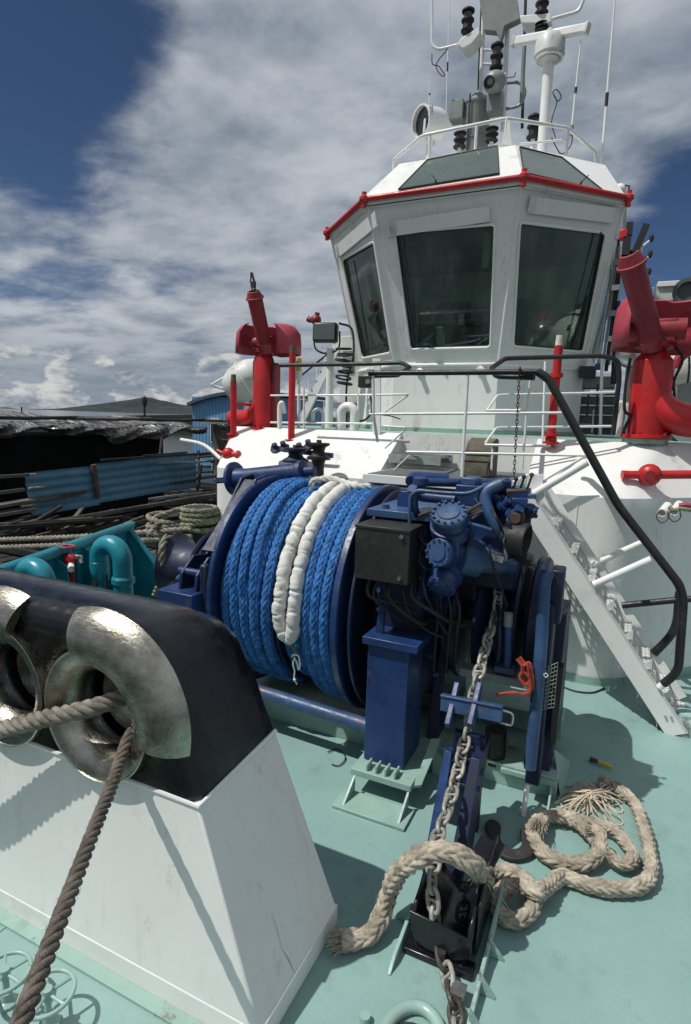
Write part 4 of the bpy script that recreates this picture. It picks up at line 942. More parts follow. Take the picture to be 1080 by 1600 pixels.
# guard bar and post on the right
g = [AY(857, 893, 3.30), AY(851, 915, 3.28), AY(846, 1000, 3.28), AY(838, 1100, 3.28), AY(828, 1200, 3.28)]
MB().tube([V(p.x, p.y, p.z) for p in smooth(g, 4)], .035, 12).build('guard_pipe', 'blue2', wn, smooth=60)
h0 = AY(862, 890, 3.34); h1 = AY(884, 940, 3.34)
MB().box(h0.x, h1.x-.02, 3.34, 3.48, h1.z-.14, h0.z).build('guard_box', 'bluedark', wn, bevel=.01)
MB().box(g[3].x-.03, g[3].x+.05, 3.31, 3.50, .12, g[2].z+.2).build('guard_post', 'bluedark', wn, bevel=.008)
MB().prism([AY(868, 1045, 3.5), AY(881, 1045, 3.5), AY(868, 1165, 3.4), AY(858, 1160, 3.4)], (0, .10, 0)).build('guard_plate', 'boxblack', wn, bevel=.004)
# wire mesh guard
ga, gb_, gc = AY(848, 1045, 3.27), AY(872, 1035, 3.3), AY(840, 1110, 3.27); gd = AY(866, 1105, 3.3)
mg = MB()
for i in range(6): mg.tube([ga.lerp(gb_, i/5), gc.lerp(gd, i/5)], .0016, 5)
for i in range(12): mg.tube([ga.lerp(gc, i/11), gb_.lerp(gd, i/11)], .0016, 5)
mg.build('mesh_guard', 'grey', wn)
gp = AY(853, 1055, 3.26); MB().torus(gp, (0, 1, 0), .013, .003, 4, 5).build('mesh_clip', 'cleanwhite', wn)
# foot of the guard post with plates
f0 = AZ(828, 1205, .1)
MB().box(f0.x-.16, f0.x+.16, f0.y-.10, f0.y+.2, .10, .13).build('foot_plate', 'mint', wn, bevel=.003)
MB().box(f0.x-.02, f0.x+.0, f0.y-.06, f0.y+.1, 0, .1).build('foot_web', 'mint', wn)
MB().prism([(f0.x+.19, f0.y-.05, .005), (f0.x+.12, f0.y+.05, .25), (f0.x+.2, f0.y+.4, .005)], (.012, 0, 0)).build('gusset', 'mint', wn, bevel=.002)
MB().prism([(f0.x+.13, f0.y-.3, .005), (f0.x+.13, f0.y+.0, .15), (f0.x+.13, f0.y+.1, .005)], (.012, 0, 0)).build('gusset', 'mint', wn, bevel=.002)
MB().cyl(AZ(818, 1275, .0), AZ(818, 1275, .0)+V(0, .06, .16), .014, n=10).build('drain_peg', 'cleanwhite', wn)
MB().lathe(AZ(774, 1195, 0), (0, 0, 1), [(0, .13), (.02, .13), (.03, .075), (.10, .07)], 24).build('spurling_pipe', 'mint', wn, smooth=40); MB().cyl(AZ(772, 1190, .1), AZ(772, 1190, .1)+V(0, 0, .22), .066, n=20).build('spurling_sleeve', 'boxblack', wn)
MB().obox(AZ(800, 1165, .12), (1, 0, 0), .05, .06, .08).build('small_block', 'oldwhite', wn, bevel=.01)

# ---- blue rope on the drum: one rope, every visible turn a part
br = thing('drum_rope', 'blue braided synthetic mooring rope wound in turns on the winch drum', 'rope', (-1.9, DY, .3))
def turn(x, R, rope, a0=0, a1=360, drift=.0, nm='rope_turn', mat='ropeblue', ramp=0):
    n = 90; P = []; Rb = R
    for i in range(n+1):
        t = R_(a0+(a1-a0)*i/n); R = Rb-ramp*max(0, 1-i/n*3.2)**1.5; dx = drift*i/n+.006*math.sin(3*t+x*9); P.append(V(x+dx, DY-math.cos(t)*(R+.004*math.sin(2*t+x*20)), DZ+math.sin(t)*R))
    mb = MB(); braid_rope(mb, P, rope, knob=.048, hint=(1, 0, 0), rough=.05, per=6); return mb.build(nm, mat, br, smooth=70)
left = [(-2.345, .685), (-2.262, .695), (-2.178, .70), (-2.098, .705), (-2.020, .70)]
for i, (x, R) in enumerate(left): turn(x, R, .0395, -70, 170)
for x, R in ((-1.905, .635), (-1.835, .635), (-1.77, .64)): turn(x, R, .036, -75, 170)
for x, R in ((-1.70, .725), (-1.63, .735), (-1.558, .74)): turn(x, R, .0370, -75, 170)
for x, R in ((-2.265, .752), (-2.185, .765), (-2.105, .762)): turn(x, R, .036, 12+x*8, 150, drift=-.07, ramp=.085)
# white sleeve: two parallel legs and the bight, over the drum
def cylp(x, ang, R): t = R_(ang); return V(x, DY-math.cos(t)*R, DZ+math.sin(t)*R)
sv = thing('chafe_sleeve', 'white canvas chafe sleeve folded in a long loop over the blue rope drum', 'sleeve', (-1.85, 3.1, .8))
P = []
RS = .752
for a_ in range(125, -1, -5): P.append(cylp(-1.885-(a_ > 95)*.01+.0*(a_), a_, RS+.0))
P += [cylp(-1.882, -3, RS), cylp(-1.86, -9, RS), cylp(-1.825, -11, RS), cylp(-1.79, -8, RS), cylp(-1.778, -3, RS)]
for a_ in range(0, 126, 5): P.append(cylp(-1.775, a_, RS+.002))
P = resample(smooth(P, 4), .006); fr = frames(P, hint=(1, 0, 0)); n = 20
random.seed(4); vs = []; tot = len(P)*.006; wr_ = []; q_ = 0
while q_ < tot: wr_.append((q_, random.uniform(.004, .0125), random.uniform(.006, .014), random.uniform(0, 6.28), random.uniform(.008, .028))); q_ += random.uniform(.012, .05)
mb = MB()
for i, p in enumerate(P):
    s_ = i*.006; a, b2 = fr[i]; near_ = [w for w in wr_ if abs(w[0]-s_) < .06]
    for k in range(n):
        t = math.tau*k/n; r = .049+.003*math.sin(s_*23+t)+.002*math.sin(s_*57+2*t)
        for (q0_, dep, wd, ph_, tilt) in near_:
            d_w = (s_-q0_-tilt*math.sin(t+ph_))/wd
            r -= dep*math.exp(-d_w*d_w)*(.55+.45*math.sin(t*1.0+ph_*2))
        vs.append(p+(a*math.cos(t)*.92+b2*math.sin(t)*1.04)*r)
mb.add(vs, [(i*n+k, i*n+(k+1) % n, (i+1)*n+(k+1) % n, (i+1)*n+k) for i in range(len(P)-1) for k in range(n)])
mb.build('canvas_tube', 'sleeve', sv, smooth=75)
# cord lashing on top and the tie at the bight
kn = MB(); c = cylp(-1.83, -11, RS+.03); e = cylp(-1.80, -23, RS-.02)
kn.tube(smooth([c, c.lerp(e, .5)+V(.015, 0, 0), e], 4), .006, 6); kn.tube(smooth([c+V(.012, 0, 0), c.lerp(e, .5)+V(.03, 0, 0), e], 4), .005, 6); kn.build('tie_cord', 'ropegreen', sv)
kn = MB(); e2 = e+V(0, -.02, 0)
kn.tube(smooth([e2+V(-.02, 0, 0), e2+V(0, -.01, .02), e2+V(.03, 0, .01), e2+V(.04, 0, -.05), e2+V(.03, .0, -.08), e2+V(.02, 0, -.04), e2+V(0, 0, -.01)], 5), .006, 6)
kn.tube(smooth([e2, e2+V(-.012, 0, -.05), e2+V(-.004, .01, -.1), e2+V(-.012, .02, -.16), e2+V(.004, .03, -.2)], 5), .0055, 6); kn.sphere(e2+V(-.008, .02, -.165), .012, 8); kn.build('knot_cord', 'cleanwhite', sv)
kn = MB(); t0 = cylp(-2.02, 88, .80)
laid_rope(kn, smooth([t0+V(-.03, -.0, -.12), t0+V(-.02, -.04, -.02), t0, t0+V(.1, .02, .02), t0+V(.2, .02, -.0), t0+V(.33, 0, -.02), t0+V(.42, .05, -.02)], 8), .025, rough=.12); kn.build('lashing', 'sleeve', sv)

# ================================================================== CHAIN STOPPER
st = thing('chain_stopper', 'blue bar chain stopper on a channel post with the anchor chain running through it', 'chain stopper', (-.62, 2.85, 0))
yb = 2.93
L0, L1 = AY(690, 1098, yb), AY(785, 1117, yb)
MB().bar(L0, L1, .05, .075, (0, .2, 1)).build('stopper_bar', 'blue2', st, bevel=.006)
MB().bar(L0+V(-.004, 0, .045), L1+V(0, 0, .045), .05, .012, (0, .2, 1)).build('bar_lip', 'blue2', st, bevel=.003)
MB().tube(fillet([L1+V(0, 0, .025), L1+V(.055, 0, .02), L1+V(.052, 0, -.05), L1+V(-.01, 0, -.045)], .02), .006, 8).build('handle', 'silver', st)
for px in (707, 742):
    a_, c_ = AY(px+8, 1068, 3.02), AY(px-8, 1135, 2.84); MB().bar(a_, c_, .032, .05).build('guide_bar', 'blue', st, bevel=.006)
# channel post: web and two flanges with bolt row
f0, f1 = AY(703, 1140, 2.86), AY(757, 1150, 2.86); zb = .0
MB().prism([(f0.x, 2.80, .50), (f0.x+.03, 2.80, .50), (f0.x+.07, 2.52, .0), (f0.x+.0, 2.52, .0)], (0, .05, 0)).build('post_flange', 'blue', st, bevel=.003)
MB().prism([(f1.x-.05, 2.80, .50), (f1.x-.0, 2.80, .50), (f1.x-.0, 2.50, .0), (f1.x-.07, 2.50, .0)], (0, .25, 0)).build('post_flange', 'bluedark', st, bevel=.003)
MB().box(f0.x+.01, f1.x-.01, 2.92, 2.96, .0, .55).build('post_web', 'bluedark', st)
MB().prism([(f0.x, 2.52, 0), (f0.x+.05, 2.50, 0), (f0.x+.03, 2.80, .5), (f0.x, 2.82, .5)], (-.012, 0, 0)).build('post_side', 'blue', st)
for k in range(9): MB().cyl((f1.x-.052, 2.62+.03*k, .08+.055*k), (f1.x-.066, 2.62+.03*k, .08+.055*k), .008, n=8).build('bolt', 'bluedark', st)
MB().bar((f0.x-.01, 2.86, .40), (f1.x+.01, 2.86, .40), .03, .03).build('spacer', 'blue', st, bevel=.004)
MB().bar((f0.x-.01, 2.80, .34), (f1.x+.01, 2.80, .34), .03, .02).build('spacer', 'blue', st, bevel=.004)

# ================================================================== ANCHOR CHAIN
CP = [AX(779, 925, -.60), AX(775, 955, -.60), AX(757, 1020, -.60), AX(740, 1085, -.60), AX(733, 1130, -.61), AX(716, 1200, -.61), AX(697, 1270, -.60), AX(684, 1310, -.585), AX(677, 1350, -.565), AZ(676, 1395, .26), AZ(681, 1440, .15),
      AZ(692, 1490, .05), AZ(700, 1530, .03), AZ(712, 1585, .02), AZ(726, 1660, .02)]
ch = thing('anchor_chain', 'greyish stud-link anchor chain running down through the stopper and black chain box', 'chain', (CP[8].x, CP[8].y, 0))
d_ = .0195
def link_mesh():
    mb = MB(); W_, L_ = .052/2, .0745/2+.018; pts = []
    w2 = .0285; l2 = .046
    for i in range(28):
        t = math.tau*i/28; x = math.copysign(abs(math.cos(t))**.72, math.cos(t))*w2; y = math.copysign(abs(math.sin(t))**.8, math.sin(t))*l2; pts.append(V(x, y, 0))
    mb.tube(pts, d_/2, 8, closed=True); mb.tube([V(-w2, 0, 0), V(-w2*.4, 0, 0), V(w2*.4, 0, 0), V(w2, 0, 0)], [.009, .0065, .0065, .009], 8); return mb
lk = link_mesh().build('link', 'chain'); lkd = lk.copy(); lkd.data = lk.data.copy(); lkd.data.materials.clear(); lkd.data.materials.append(M['chaindark'])
path = resample(smooth(CP, 12), .0715); fr = frames(path)
random.seed(5)
for i, p in enumerate(path):
    dirn = (path[min(i+1, len(path)-1)]-path[max(i-1, 0)]).normalized(); a, b2 = fr[i]
    ang = (math.pi/2 if i % 2 else 0)+random.uniform(-.22, .22)+.5
    xa = a*math.cos(ang)+b2*math.sin(ang); za = xa.cross(dirn)
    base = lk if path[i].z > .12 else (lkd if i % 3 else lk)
    o = base.copy(); COL.objects.link(o) if o.name not in COL.objects else None
    o.parent = ch; o.name = 'link'
    mt = Matrix((xa, dirn, za)).transposed().to_4x4(); mt.translation = p-ORG[ch.name]+V(random.uniform(-.002, .002), 0, 0); o.matrix_local = mt
bpy.data.objects.remove(lk); bpy.data.objects.remove(lkd)

# ================================================================== CHAIN BOX on the deck + foundation
cbx = thing('chain_pipe_box', 'black rounded chain pipe box on a mint foundation with the chain dropping through it', 'chain pipe', (-.45, 2.3, 0))
bL, bR, tL, tR = AZ(622, 1425, .12), AZ(750, 1470, .08), AZ(640, 1372, .30), AZ(752, 1380, .28)
b = MB()
def sheet(mb, pts, th=.012):
    P = [Vector(p) for p in pts]; nn = (P[1]-P[0]).cross(P[-1]-P[0]).normalized(); mb.prism([p-nn*th/2 for p in P], nn*th)
# U-shaped trough, open top, lying along the chain
x0, x1 = -.60, -.36; y0, y1 = 2.10, 2.42
sect = []
for i in range(13):
    t = math.pi*(i/12); sect.append((-.485-math.cos(t)*.125, .20-math.sin(t)*.15))
sect = [(-.61, .29)]+sect+[(-.36, .29)]
vs = []; ys = [2.08, 2.14, 2.40, 2.46]
for y in ys:
    for (x, z) in sect: vs.append(V(x, y, z-(2.46-y)*.28+.02))
n = len(sect); fs = [(j*n+i, j*n+i+1, (j+1)*n+i+1, (j+1)*n+i) for j in range(len(ys)-1) for i in range(n-1)]
b.add(vs, fs); tr_ = b.build('trough', 'black', cbx, smooth=50); so = tr_.modifiers.new('thick', 'SOLIDIFY'); so.thickness = .014
bb = MB(); bb.prism([(-.355, 2.12, .06), (-.355, 2.2, .02), (-.355, 2.46, .04), (-.355, 2.50, .34), (-.355, 2.30, .35), (-.355, 2.16, .25)], (.012, 0, 0)); bb.build('cheek_plate', 'black', cbx, bevel=.004)
bb = MB(); bb.prism([(-.62, 2.12, .06), (-.62, 2.46, .04), (-.62, 2.48, .29), (-.62, 2.32, .28), (-.62, 2.16, .17)], (.012, 0, 0)); bb.build('cheek_plate', 'black', cbx, bevel=.004)
MB().prism([(-.44, 2.36, .30), (-.33, 2.35, .29), (-.31, 2.48, .29), (-.42, 2.50, .31)], (0, 0, .012)).build('hinged_flap', 'black', cbx, bevel=.004)
MB().prism([(-.60, 2.085, .07), (-.54, 2.085, .04), (-.42, 2.085, .04), (-.355, 2.085, .08), (-.355, 2.085, .16), (-.62, 2.085, .19)], (0, -.014, 0)).build('front_lip', 'black', cbx, bevel=.004)
MB().box(-.63, -.34, 2.05, 2.12, .0, .03).build('front_sill', 'black', cbx, bevel=.006)
MB().cyl((-.47, 2.06, .04), (-.47, 2.06, .075), .018, n=10).build('pin', 'boxblack', cbx)
MB().box(-.40, -.345, 1.93, 1.99, .035, .05).build('wear_plate', 'silver', cbx)
# mint cradle plates
for (x, yA, yB) in ((-.655, 1.93, 2.5), (-.315, 1.80, 2.5)):
    MB().prism([(x, yA, .002), (x, yB, .002), (x, yB, .10), (x, 2.15, .07), (x, yA+.06, .04)], (.016, 0, 0)).build('cradle_side', 'mint', cbx, bevel=.003)
for y in (1.86, 2.02, 2.2, 2.44): MB().prism([(-.31, y, .002), (-.24, y, .002), (-.31, y, .09)], (0, .014, 0)).build('rib', 'mint', cbx, bevel=.002)
for y in (2.2,): MB().prism([(-.65, y, .002), (-.73, y, .002), (-.65, y, .10)], (0, .014, 0)).build('rib', 'mint', cbx, bevel=.002)
pts = [V(-.475+.105*math.cos(t), 1.70+.15*math.sin(t), .02) for t in [math.tau*i/28 for i in range(28)]]
MB().tube(pts, .024, 12, closed=True).build('hawse_rim', 'mint', cbx, smooth=60)
MB().lathe((-.475, 1.70, .003), (0, 0, 1), [(0, .001), (0, .095), (.006, .095), (.006, .001)], 24).build('hawse_mouth', 'hook', cbx)
MB().cyl((-.66, 1.72, .0), (-.66, 1.72, .03), .02).build('nut', 'mint', cbx)

# ================================================================== ROPES ON THE DECK
def deckrope(pts, R, mat, label, name='rope', rough=.10, fz=500, close=False, pitch=None):
    P = smooth(pts, 10); mb = MB(); braid_rope(mb, P, R, rough=rough, hint=(0, 0, 1), per=7, knob=R*1.25, cols=6); fuzz(mb, P, R*1.0, fz*2, R*.75, .0008)
    for e_, q_ in ((P[0], P[2]), (P[-1], P[-3])):
        dd_ = (e_-q_).normalized(); a_, b_ = frame(dd_)
        for _k in range(90):
            t_ = random.uniform(0, 6.28); o_ = (a_*math.cos(t_)+b_*math.sin(t_))*R*random.uniform(.1, .9); st_ = e_-dd_*.01+o_
            mb.tube([st_, st_+dd_*R*random.uniform(.3, .9)+o_*.3, st_+dd_*R*random.uniform(.8, 1.8)+o_*random.uniform(.2, 1)-V(0, 0, .01)], [.002, .0018, .0008], 4)
    return tag(mb.build(name, mat, smooth=70), label, 'rope')
RR = .046
long_pts = [AZ(532, 1470, .05), AZ(575, 1462, .05), AZ(597, 1430, .08), AZ(608, 1395, .17), AZ(622, 1365, .30), AZ(648, 1343, .42), AZ(678, 1330, .47), AZ(712, 1335, .46), AZ(740, 1352, .41), AZ(752, 1366, .28)]
deckrope(long_pts, .041, 'ropetan', 'frayed pale rope arched over the black chain box down to the deck', rough=.12)
loop = [AZ(750, 1366, .05), AZ(785, 1360, .045), AZ(815, 1370, .045), AZ(834, 1396, .05), AZ(830, 1424, .05), AZ(806, 1438, .045), AZ(782, 1428, .045), AZ(775, 1406, .045), AZ(790, 1388, .06), AZ(815, 1384, .10), AZ(838, 1394, .11), AZ(858, 1384, .07), AZ(876, 1370, .045), AZ(897, 1375, .045), AZ(925, 1384, .045), AZ(965, 1389, .045), AZ(1000, 1384, .045), AZ(1017, 1365, .045), AZ(1014, 1325, .045), AZ(1004, 1285, .045), AZ(990, 1253, .045), AZ(965, 1232, .045), AZ(945, 1222, .045)]
deckrope(loop, .036, 'ropetan', 'long pale braided rope with a small ring turn curving round the deck at right', fz=700)
coil = [AZ(842, 1279, .05), AZ(832, 1300, .05), AZ(845, 1328, .05), AZ(872, 1345, .05), AZ(905, 1350, .05), AZ(930, 1340, .06), AZ(937, 1322, .07), AZ(925, 1304, .08), AZ(900, 1283, .06), AZ(875, 1275, .055), AZ(852, 1278, .05)]
deckrope(coil+[AZ(842, 1290, .10)], .038, 'ropetan', 'pale rope laid in an open eye inside the curve of the long deck rope', fz=500)
c2 = [AZ(900, 1281, .06), AZ(930, 1288, .06), AZ(958, 1296, .06), AZ(978, 1318, .05), AZ(990, 1340, .05), AZ(975, 1350, .06), AZ(955, 1340, .06), AZ(940, 1325, .09), AZ(938, 1303, .12), AZ(925, 1296, .12)]
deckrope(c2, .033, 'ropetan', 'short doubled pale rope bunch at the right end of the open rope eye', fz=300)
# thin cord bundle
random.seed(11); cc = AZ(925, 1248, .02); mb = MB()
for k in range(26):
    a_ = AZ(925+random.uniform(-10, 10), 1240+random.uniform(-8, 8), .05+random.uniform(0, .04)); t = random.uniform(0, 6.28)
    ex = AZ(925+random.uniform(-52, 50), 1250+random.uniform(-24, 36), .01); m1 = a_.lerp(ex, .5)+V(random.uniform(-.04, .04), random.uniform(-.04, .04), .02)
    e2 = ex+V(random.uniform(-.05, .05), random.uniform(-.04, .04), 0); m2 = a_.lerp(e2, .5)+V(random.uniform(-.03, .03), random.uniform(-.03, .03), .03)
    mb.tube(smooth([a_, m1, ex, e2, m2, a_+V(.02, .01, .01)], 5), .0048, 5)
mb.tube(smooth([AZ(880, 1262, .01), AZ(873, 1248, .01), AZ(880, 1240, .02), AZ(905, 1236, .03), AZ(930, 1240, .05)], 6), .0045, 5)
(mb.build('cord_bundle', 'cream', smooth=60))
co = bpy.data.objects['cord_bundle']; tag(co, 'tangled bundle of thin cream cord lying on the deck above the rope eye', 'cord')
# little yellow handled tool
a_, c_, e_ = AZ(922, 1186, .02), AZ(935, 1190, .02), AZ(958, 1199, .02)
t = thing('marline_tool', 'small tool with dark head and yellow handle lying on the open deck', 'tool', tuple(a_))
MB().tube([a_, c_], [.018, .012], 8).build('head', 'rust', t); MB().tube([c_, c_.lerp(e_, .8), e_], [.012, .011, .006], 8).build('grip', 'yellow', t)
# flat dark hook-shaped outline, extruded just above the deck
hk = [(768, 1284), (780, 1290), (783, 1300), (781, 1310), (785, 1322), (797, 1330), (809, 1330), (815, 1322), (814, 1310), (813, 1300), (820, 1300), (830, 1312), (838, 1325), (836, 1336), (822, 1345), (800, 1347), (780, 1338), (768, 1322), (762, 1305), (758, 1290)]
hp_ = [AZ(x, y, .015) for x, y in hk]
b = MB(); b.prism(smooth(hp_, 2, True), (0, 0, .02)); tag(b.build('dark_hook_shape', 'hook', bevel=.005), 'flat dark hook-shaped piece on the deck beside the rope loop', 'hook')
MB
# orange cord on cross beam
random.seed(3); mb = MB()
P = [AY(x, y, 3.22) for x, y in ((808, 1030), (818, 1045), (812, 1058), (822, 1070), (828, 1060), (816, 1046), (824, 1040), (828, 1075), (820, 1084), (800, 1082), (775, 1086))]
mb.tube(smooth(P, 5), .009, 6); mb.tube(smooth([p+V(.012, .02, .006) for p in P[:9]], 5), .010, 6); mb.tube(smooth([P[4]+V(0, 0, -.02), P[7], P[8]+V(.02, 0, 0), P[7]+V(0, .02, .02)], 5), .012, 6)
tag(mb.build('orange_cord', 'orange', smooth=60), 'knotted orange cord hanging by the blue guard pipe of the winch', 'cord')
# loose wire scraps
for k, (P_, lab) in enumerate((([(512, 1175), (528, 1170), (540, 1184), (530, 1196), (518, 1194)], 'thin dark wire scrap on the deck just left of the winch post'), ([(880, 1073), (900, 1080), (925, 1082), (945, 1075)], 'short black cable scrap lying at the foot of the deckhouse wall'))):
    tag(MB().tube(smooth([AZ(x, y, .01) for x, y in P_], 5), .004 if k == 0 else .007, 5).build('wire_scrap', 'rubber'), lab, 'wire')
# ================================================================== PLATFORM, LADDER, RAILS
ZP = 1.73
pf = thing('grating_platform', 'grey steel grating platform in front of the wheelhouse at the ladder head', 'platform', (-1.4, 4.9, 1.3))
gx0, gx1, gy0, gy1 = -2.02, -.78, 4.66, 5.80
fr_ = MB(); fr_.box(gx0, gx1, gy0, gy0+.03, ZP-.075, ZP-.005); fr_.box(gx0, gx0+.03, gy0+.032, gy1, ZP-.075, ZP-.005); fr_.box(gx1-.03, gx1, gy0+.032, gy1, ZP-.075, ZP-.005)
fr_.build('frame', 'cleanwhite', pf, bevel=.003)
MB().box(gx0+.02, gx1+.0, gy0+.05, 5.2, ZP-.40, ZP-.10).build('support_box', 'cleanwhite', pf, bevel=.005)
MB().box(gx0+.04, gx1-.04, gy0+.04, gy1-.02, ZP-.09, ZP-.08).build('dark_underlay', 'desk', pf)  # dark sheet added below the bars so the grating gaps look dark
bar_me = None
nb = 44
for i in range(nb):
    y = gy0+.045+(gy1-gy0-.06)*i/(nb-1)
    if bar_me is None: bar_me = MB().box(gx0+.03, gx1-.03, y-.004, y+.004, ZP-.03, ZP).build('grating_bar', 'grey', pf); y_first = y
    else:
        o = bar_me.copy(); COL.objects.link(o); o.parent = pf; o.location.y = y-y_first
cm = None
for i in range(26):
    x = gx0+.05+(gx1-gx0-.1)*i/25
    if cm is None: cm = MB().box(x-.0025, x+.0025, gy0+.04, gy1-.01, ZP-.012, ZP-.002).build('cross_rod', 'grey', pf); xf = x
    else: o = cm.copy(); COL.objects.link(o); o.parent = pf; o.location.x = x-xf
# raised step grating behind-left and a mint walkway lip
s2 = thing('raised_step', 'second grey grating step raised behind the left of the platform', 'step', (-1.8, 5.6, 1.63))
MB().box(-2.08, -1.55, 5.42, 5.45, 1.78, 1.86).build('frame', 'plat', s2); MB().box(-2.08, -1.55, 5.84, 5.87, 1.78, 1.86).build('frame', 'plat', s2)
for x_ in (-2.06, -1.62): MB().box(x_, x_+.04, 5.45, 5.49, 1.63, 1.8).build('leg', 'plat', s2)
fb_ = None
for i in range(12):
    y = 5.46+.032*i
    if fb_ is None: fb_ = MB().box(-2.08, -1.55, y-.004, y+.004, 1.84, 1.86).build('grating_bar', 'grey', s2)
    else: o = fb_.copy(); COL.objects.link(o); o.parent = s2; o.location.y = .032*i
# brown canvas wedge leaning on platform
p = [AY(725, 735, 5.05), AY(769, 737, 5.05), AY(776, 676, 5.3), AY(738, 677, 5.3)]
t = thing('brown_fender_pad', 'brown weathered curved pad standing on the grating platform', 'pad', (p[0].x, 5.05, ZP))
side = [(0, 0), (-.005, .08), (.04, .22), (.12, .30), (.24, .33), (.30, .32), (.30, 0)]
w_ = p[1].x-p[0].x
MB().prism([V(p[0].x-.0, 5.0+y, ZP+.002+z) for y, z in side], (w_*.98, .0, 0)).build('pad', 'canvas', t, bevel=.012)
for z in (.07, .14, .22): MB().box(p[0].x-.002, p[0].x+w_*.985, 4.99+z*.1, 5.0+z*.2, ZP+z, ZP+z+.008).build('board_seam', 'canvas', t)
MB().tube([V(p[1].x-.02, 4.97, ZP+.0), V(p[1].x-.03, 4.98, ZP+.10), V(p[1].x-.01, 5.1, ZP+.26)], .006, 6).build('edge_cord', 'rubber', t)

ld = thing('ladder', 'white inclined ladder with perforated treads and thick black handrail leading up from the deck', 'ladder', (0, 4.85, 0))
def stringer(y, pts, nm):
    P = [AY(x, yy, 4.60) for x, yy in pts]; P = [V(q.x, y, q.z) for q in P]; return MB().prism(P, (0, .012, 0)).build(nm, 'cleanwhite', ld, bevel=.003)
e1 = [(823, 757), (1076, 1146), (1042, 1152), (830, 824)]
stringer(4.60, e1, 'stringer'); stringer(5.10, [(833, 746), (1084, 1134), (1050, 1146), (836, 812)], 'stringer')
P0, P1 = AY(823, 757, 4.60), AY(1074, 1147, 4.60)
for y in (4.60, 5.10): MB().bar(V(P0.x, y+.02, P0.z+.004), V(P1.x, y+.02, P1.z+.004), .05, .008, (0.7, 0, .7)).build('stringer_lip', 'oldwhite', ld)
Q0, Q1 = AY(836, 822, 4.60), AY(1047, 1151, 4.60)
# perforated tread: one sheet with round holes, front lip, end gussets
def tread_mesh(W_=.47, D_=.21, nx=12, ny=4):
    mb = MB(); cw, cd = W_/nx, D_/ny
    for i in range(nx):
        for j in range(ny):
            cx, cy = (i+.5)*cw, (j+.5)*cd; o = []; h_ = []
            for k in range(8):
                t = math.tau*(k+.5)/8; s_ = max(abs(math.cos(t)), abs(math.sin(t))); o.append((0+cy+math.sin(t)/s_*cd/2, cx+math.cos(t)/s_*cw/2, 0)); h_.append((cy+math.sin(t)*.0088, cx+math.cos(t)*.0088, 0))
            mb.add(o+h_, [(k, (k+1) % 8, 8+(k+1) % 8, 8+k) for k in range(8)])
    mb.box(-.003, 0, 0, W_, -.035, 0); mb.box(D_, D_+.003, 0, W_, -.035, 0)
    return mb
NT_ = 8; tm = None
for i in range(NT_):
    f = (i+.75)/NT_; c = P0.lerp(P1, f).lerp(Q0.lerp(Q1, min(1, f)), .45)
    org = V(c.x-.11, 4.617, c.z)
    if tm is None:
        tm = tread_mesh(); tm.v = [v+org for v in tm.v]; tr = tm.build('tread', 'oldwhite', ld, smooth=0); o0 = org
    else:
        o = tr.copy(); COL.objects.link(o); o.parent = ld; o.location = org-o0
    MB().prism([org+V(.213, .005, .0), org+V(.213, .005, .08), org+V(.14, .005, 0)], (0, .004, 0)).build('tread_gusset', 'oldwhite', ld)
# perforated back sheet under the upper treads
ys = 4.60
hr = [AY(580, 583, ys), AY(832, 580, ys), AY(858, 597, ys), AY(962, 775, ys), AY(983, 812, ys), AY(1052, 882, ys), AY(1070, 925, ys), AY(1062, 1035, ys), AY(1038, 1068, ys)]
MB().tube(fillet([AY(840, 581, ys), AY(856, 590, ys), AY(966, 790, ys), AY(1063, 915, ys), AY(1068, 940, ys), AY(1060, 1050, ys), AY(1036, 1069, ys)], .07, 5), .030, 14).build('handrail', 'rail', ld, smooth=60)
MB().tube(fillet([AY(846, 586, 5.10), AY(858, 594, 5.10), AY(966, 790, 5.10), AY(1064, 915, 5.10), AY(1066, 935, 5.10)], .07, 5), .030, 14).build('handrail', 'rail', ld, smooth=60)
MB().tube([AY(1037, 1068, ys), AY(1030, 1075, ys)], .025, 10).build('rail_stub', 'cleanwhite', ld)
for (x0, y0, x1, y1, r, yy) in ((834, 772, 918, 722, .028, ys), (838, 757, 912, 714, .012, 5.10), (928, 914, 1018, 874, .028, ys), (926, 882, 1003, 848, .026, 5.10)):
    MB().tube([AY(x0, y0, yy), AY(x1, y1, yy)], r, 10).build('rail_strut', 'cleanwhite', ld, smooth=60)
MB().tube(fillet([AY(1062, 925, 5.10), AY(1057, 985, 5.10), AY(1022, 1021, 5.10)], .12, 6), .032, 12).build('handrail', 'rail', ld, smooth=60)
MB().tube(fillet([AY(972, 946, 5.10), AY(1062, 937, 5.10), AY(1110, 934, 5.10)], .05), .026, 10).build('cross_handrail', 'rail', ld, smooth=60)
MB().lathe(AY(1072, 1133, 4.7), (0, 0, -1), [(-.12, .0), (-.1, .07), (0, .09), (.1, .1)], 16).build('foot_bracket', 'mint', ld)
MB().prism([AY(826, 738, 4.62), AY(846, 742, 4.62), AY(852, 775, 4.62), AY(838, 790, 4.62), AY(822, 760, 4.62)], (0, .02, 0)).build('hinge_plate', 'cleanwhite', ld, bevel=.004)
for (x, y) in ((1040, 1120), (1049, 1121)): MB().cyl(AY(x, y, 4.6), AY(x, y, 4.59), .009, n=8).build('bolt', 'grey', ld)

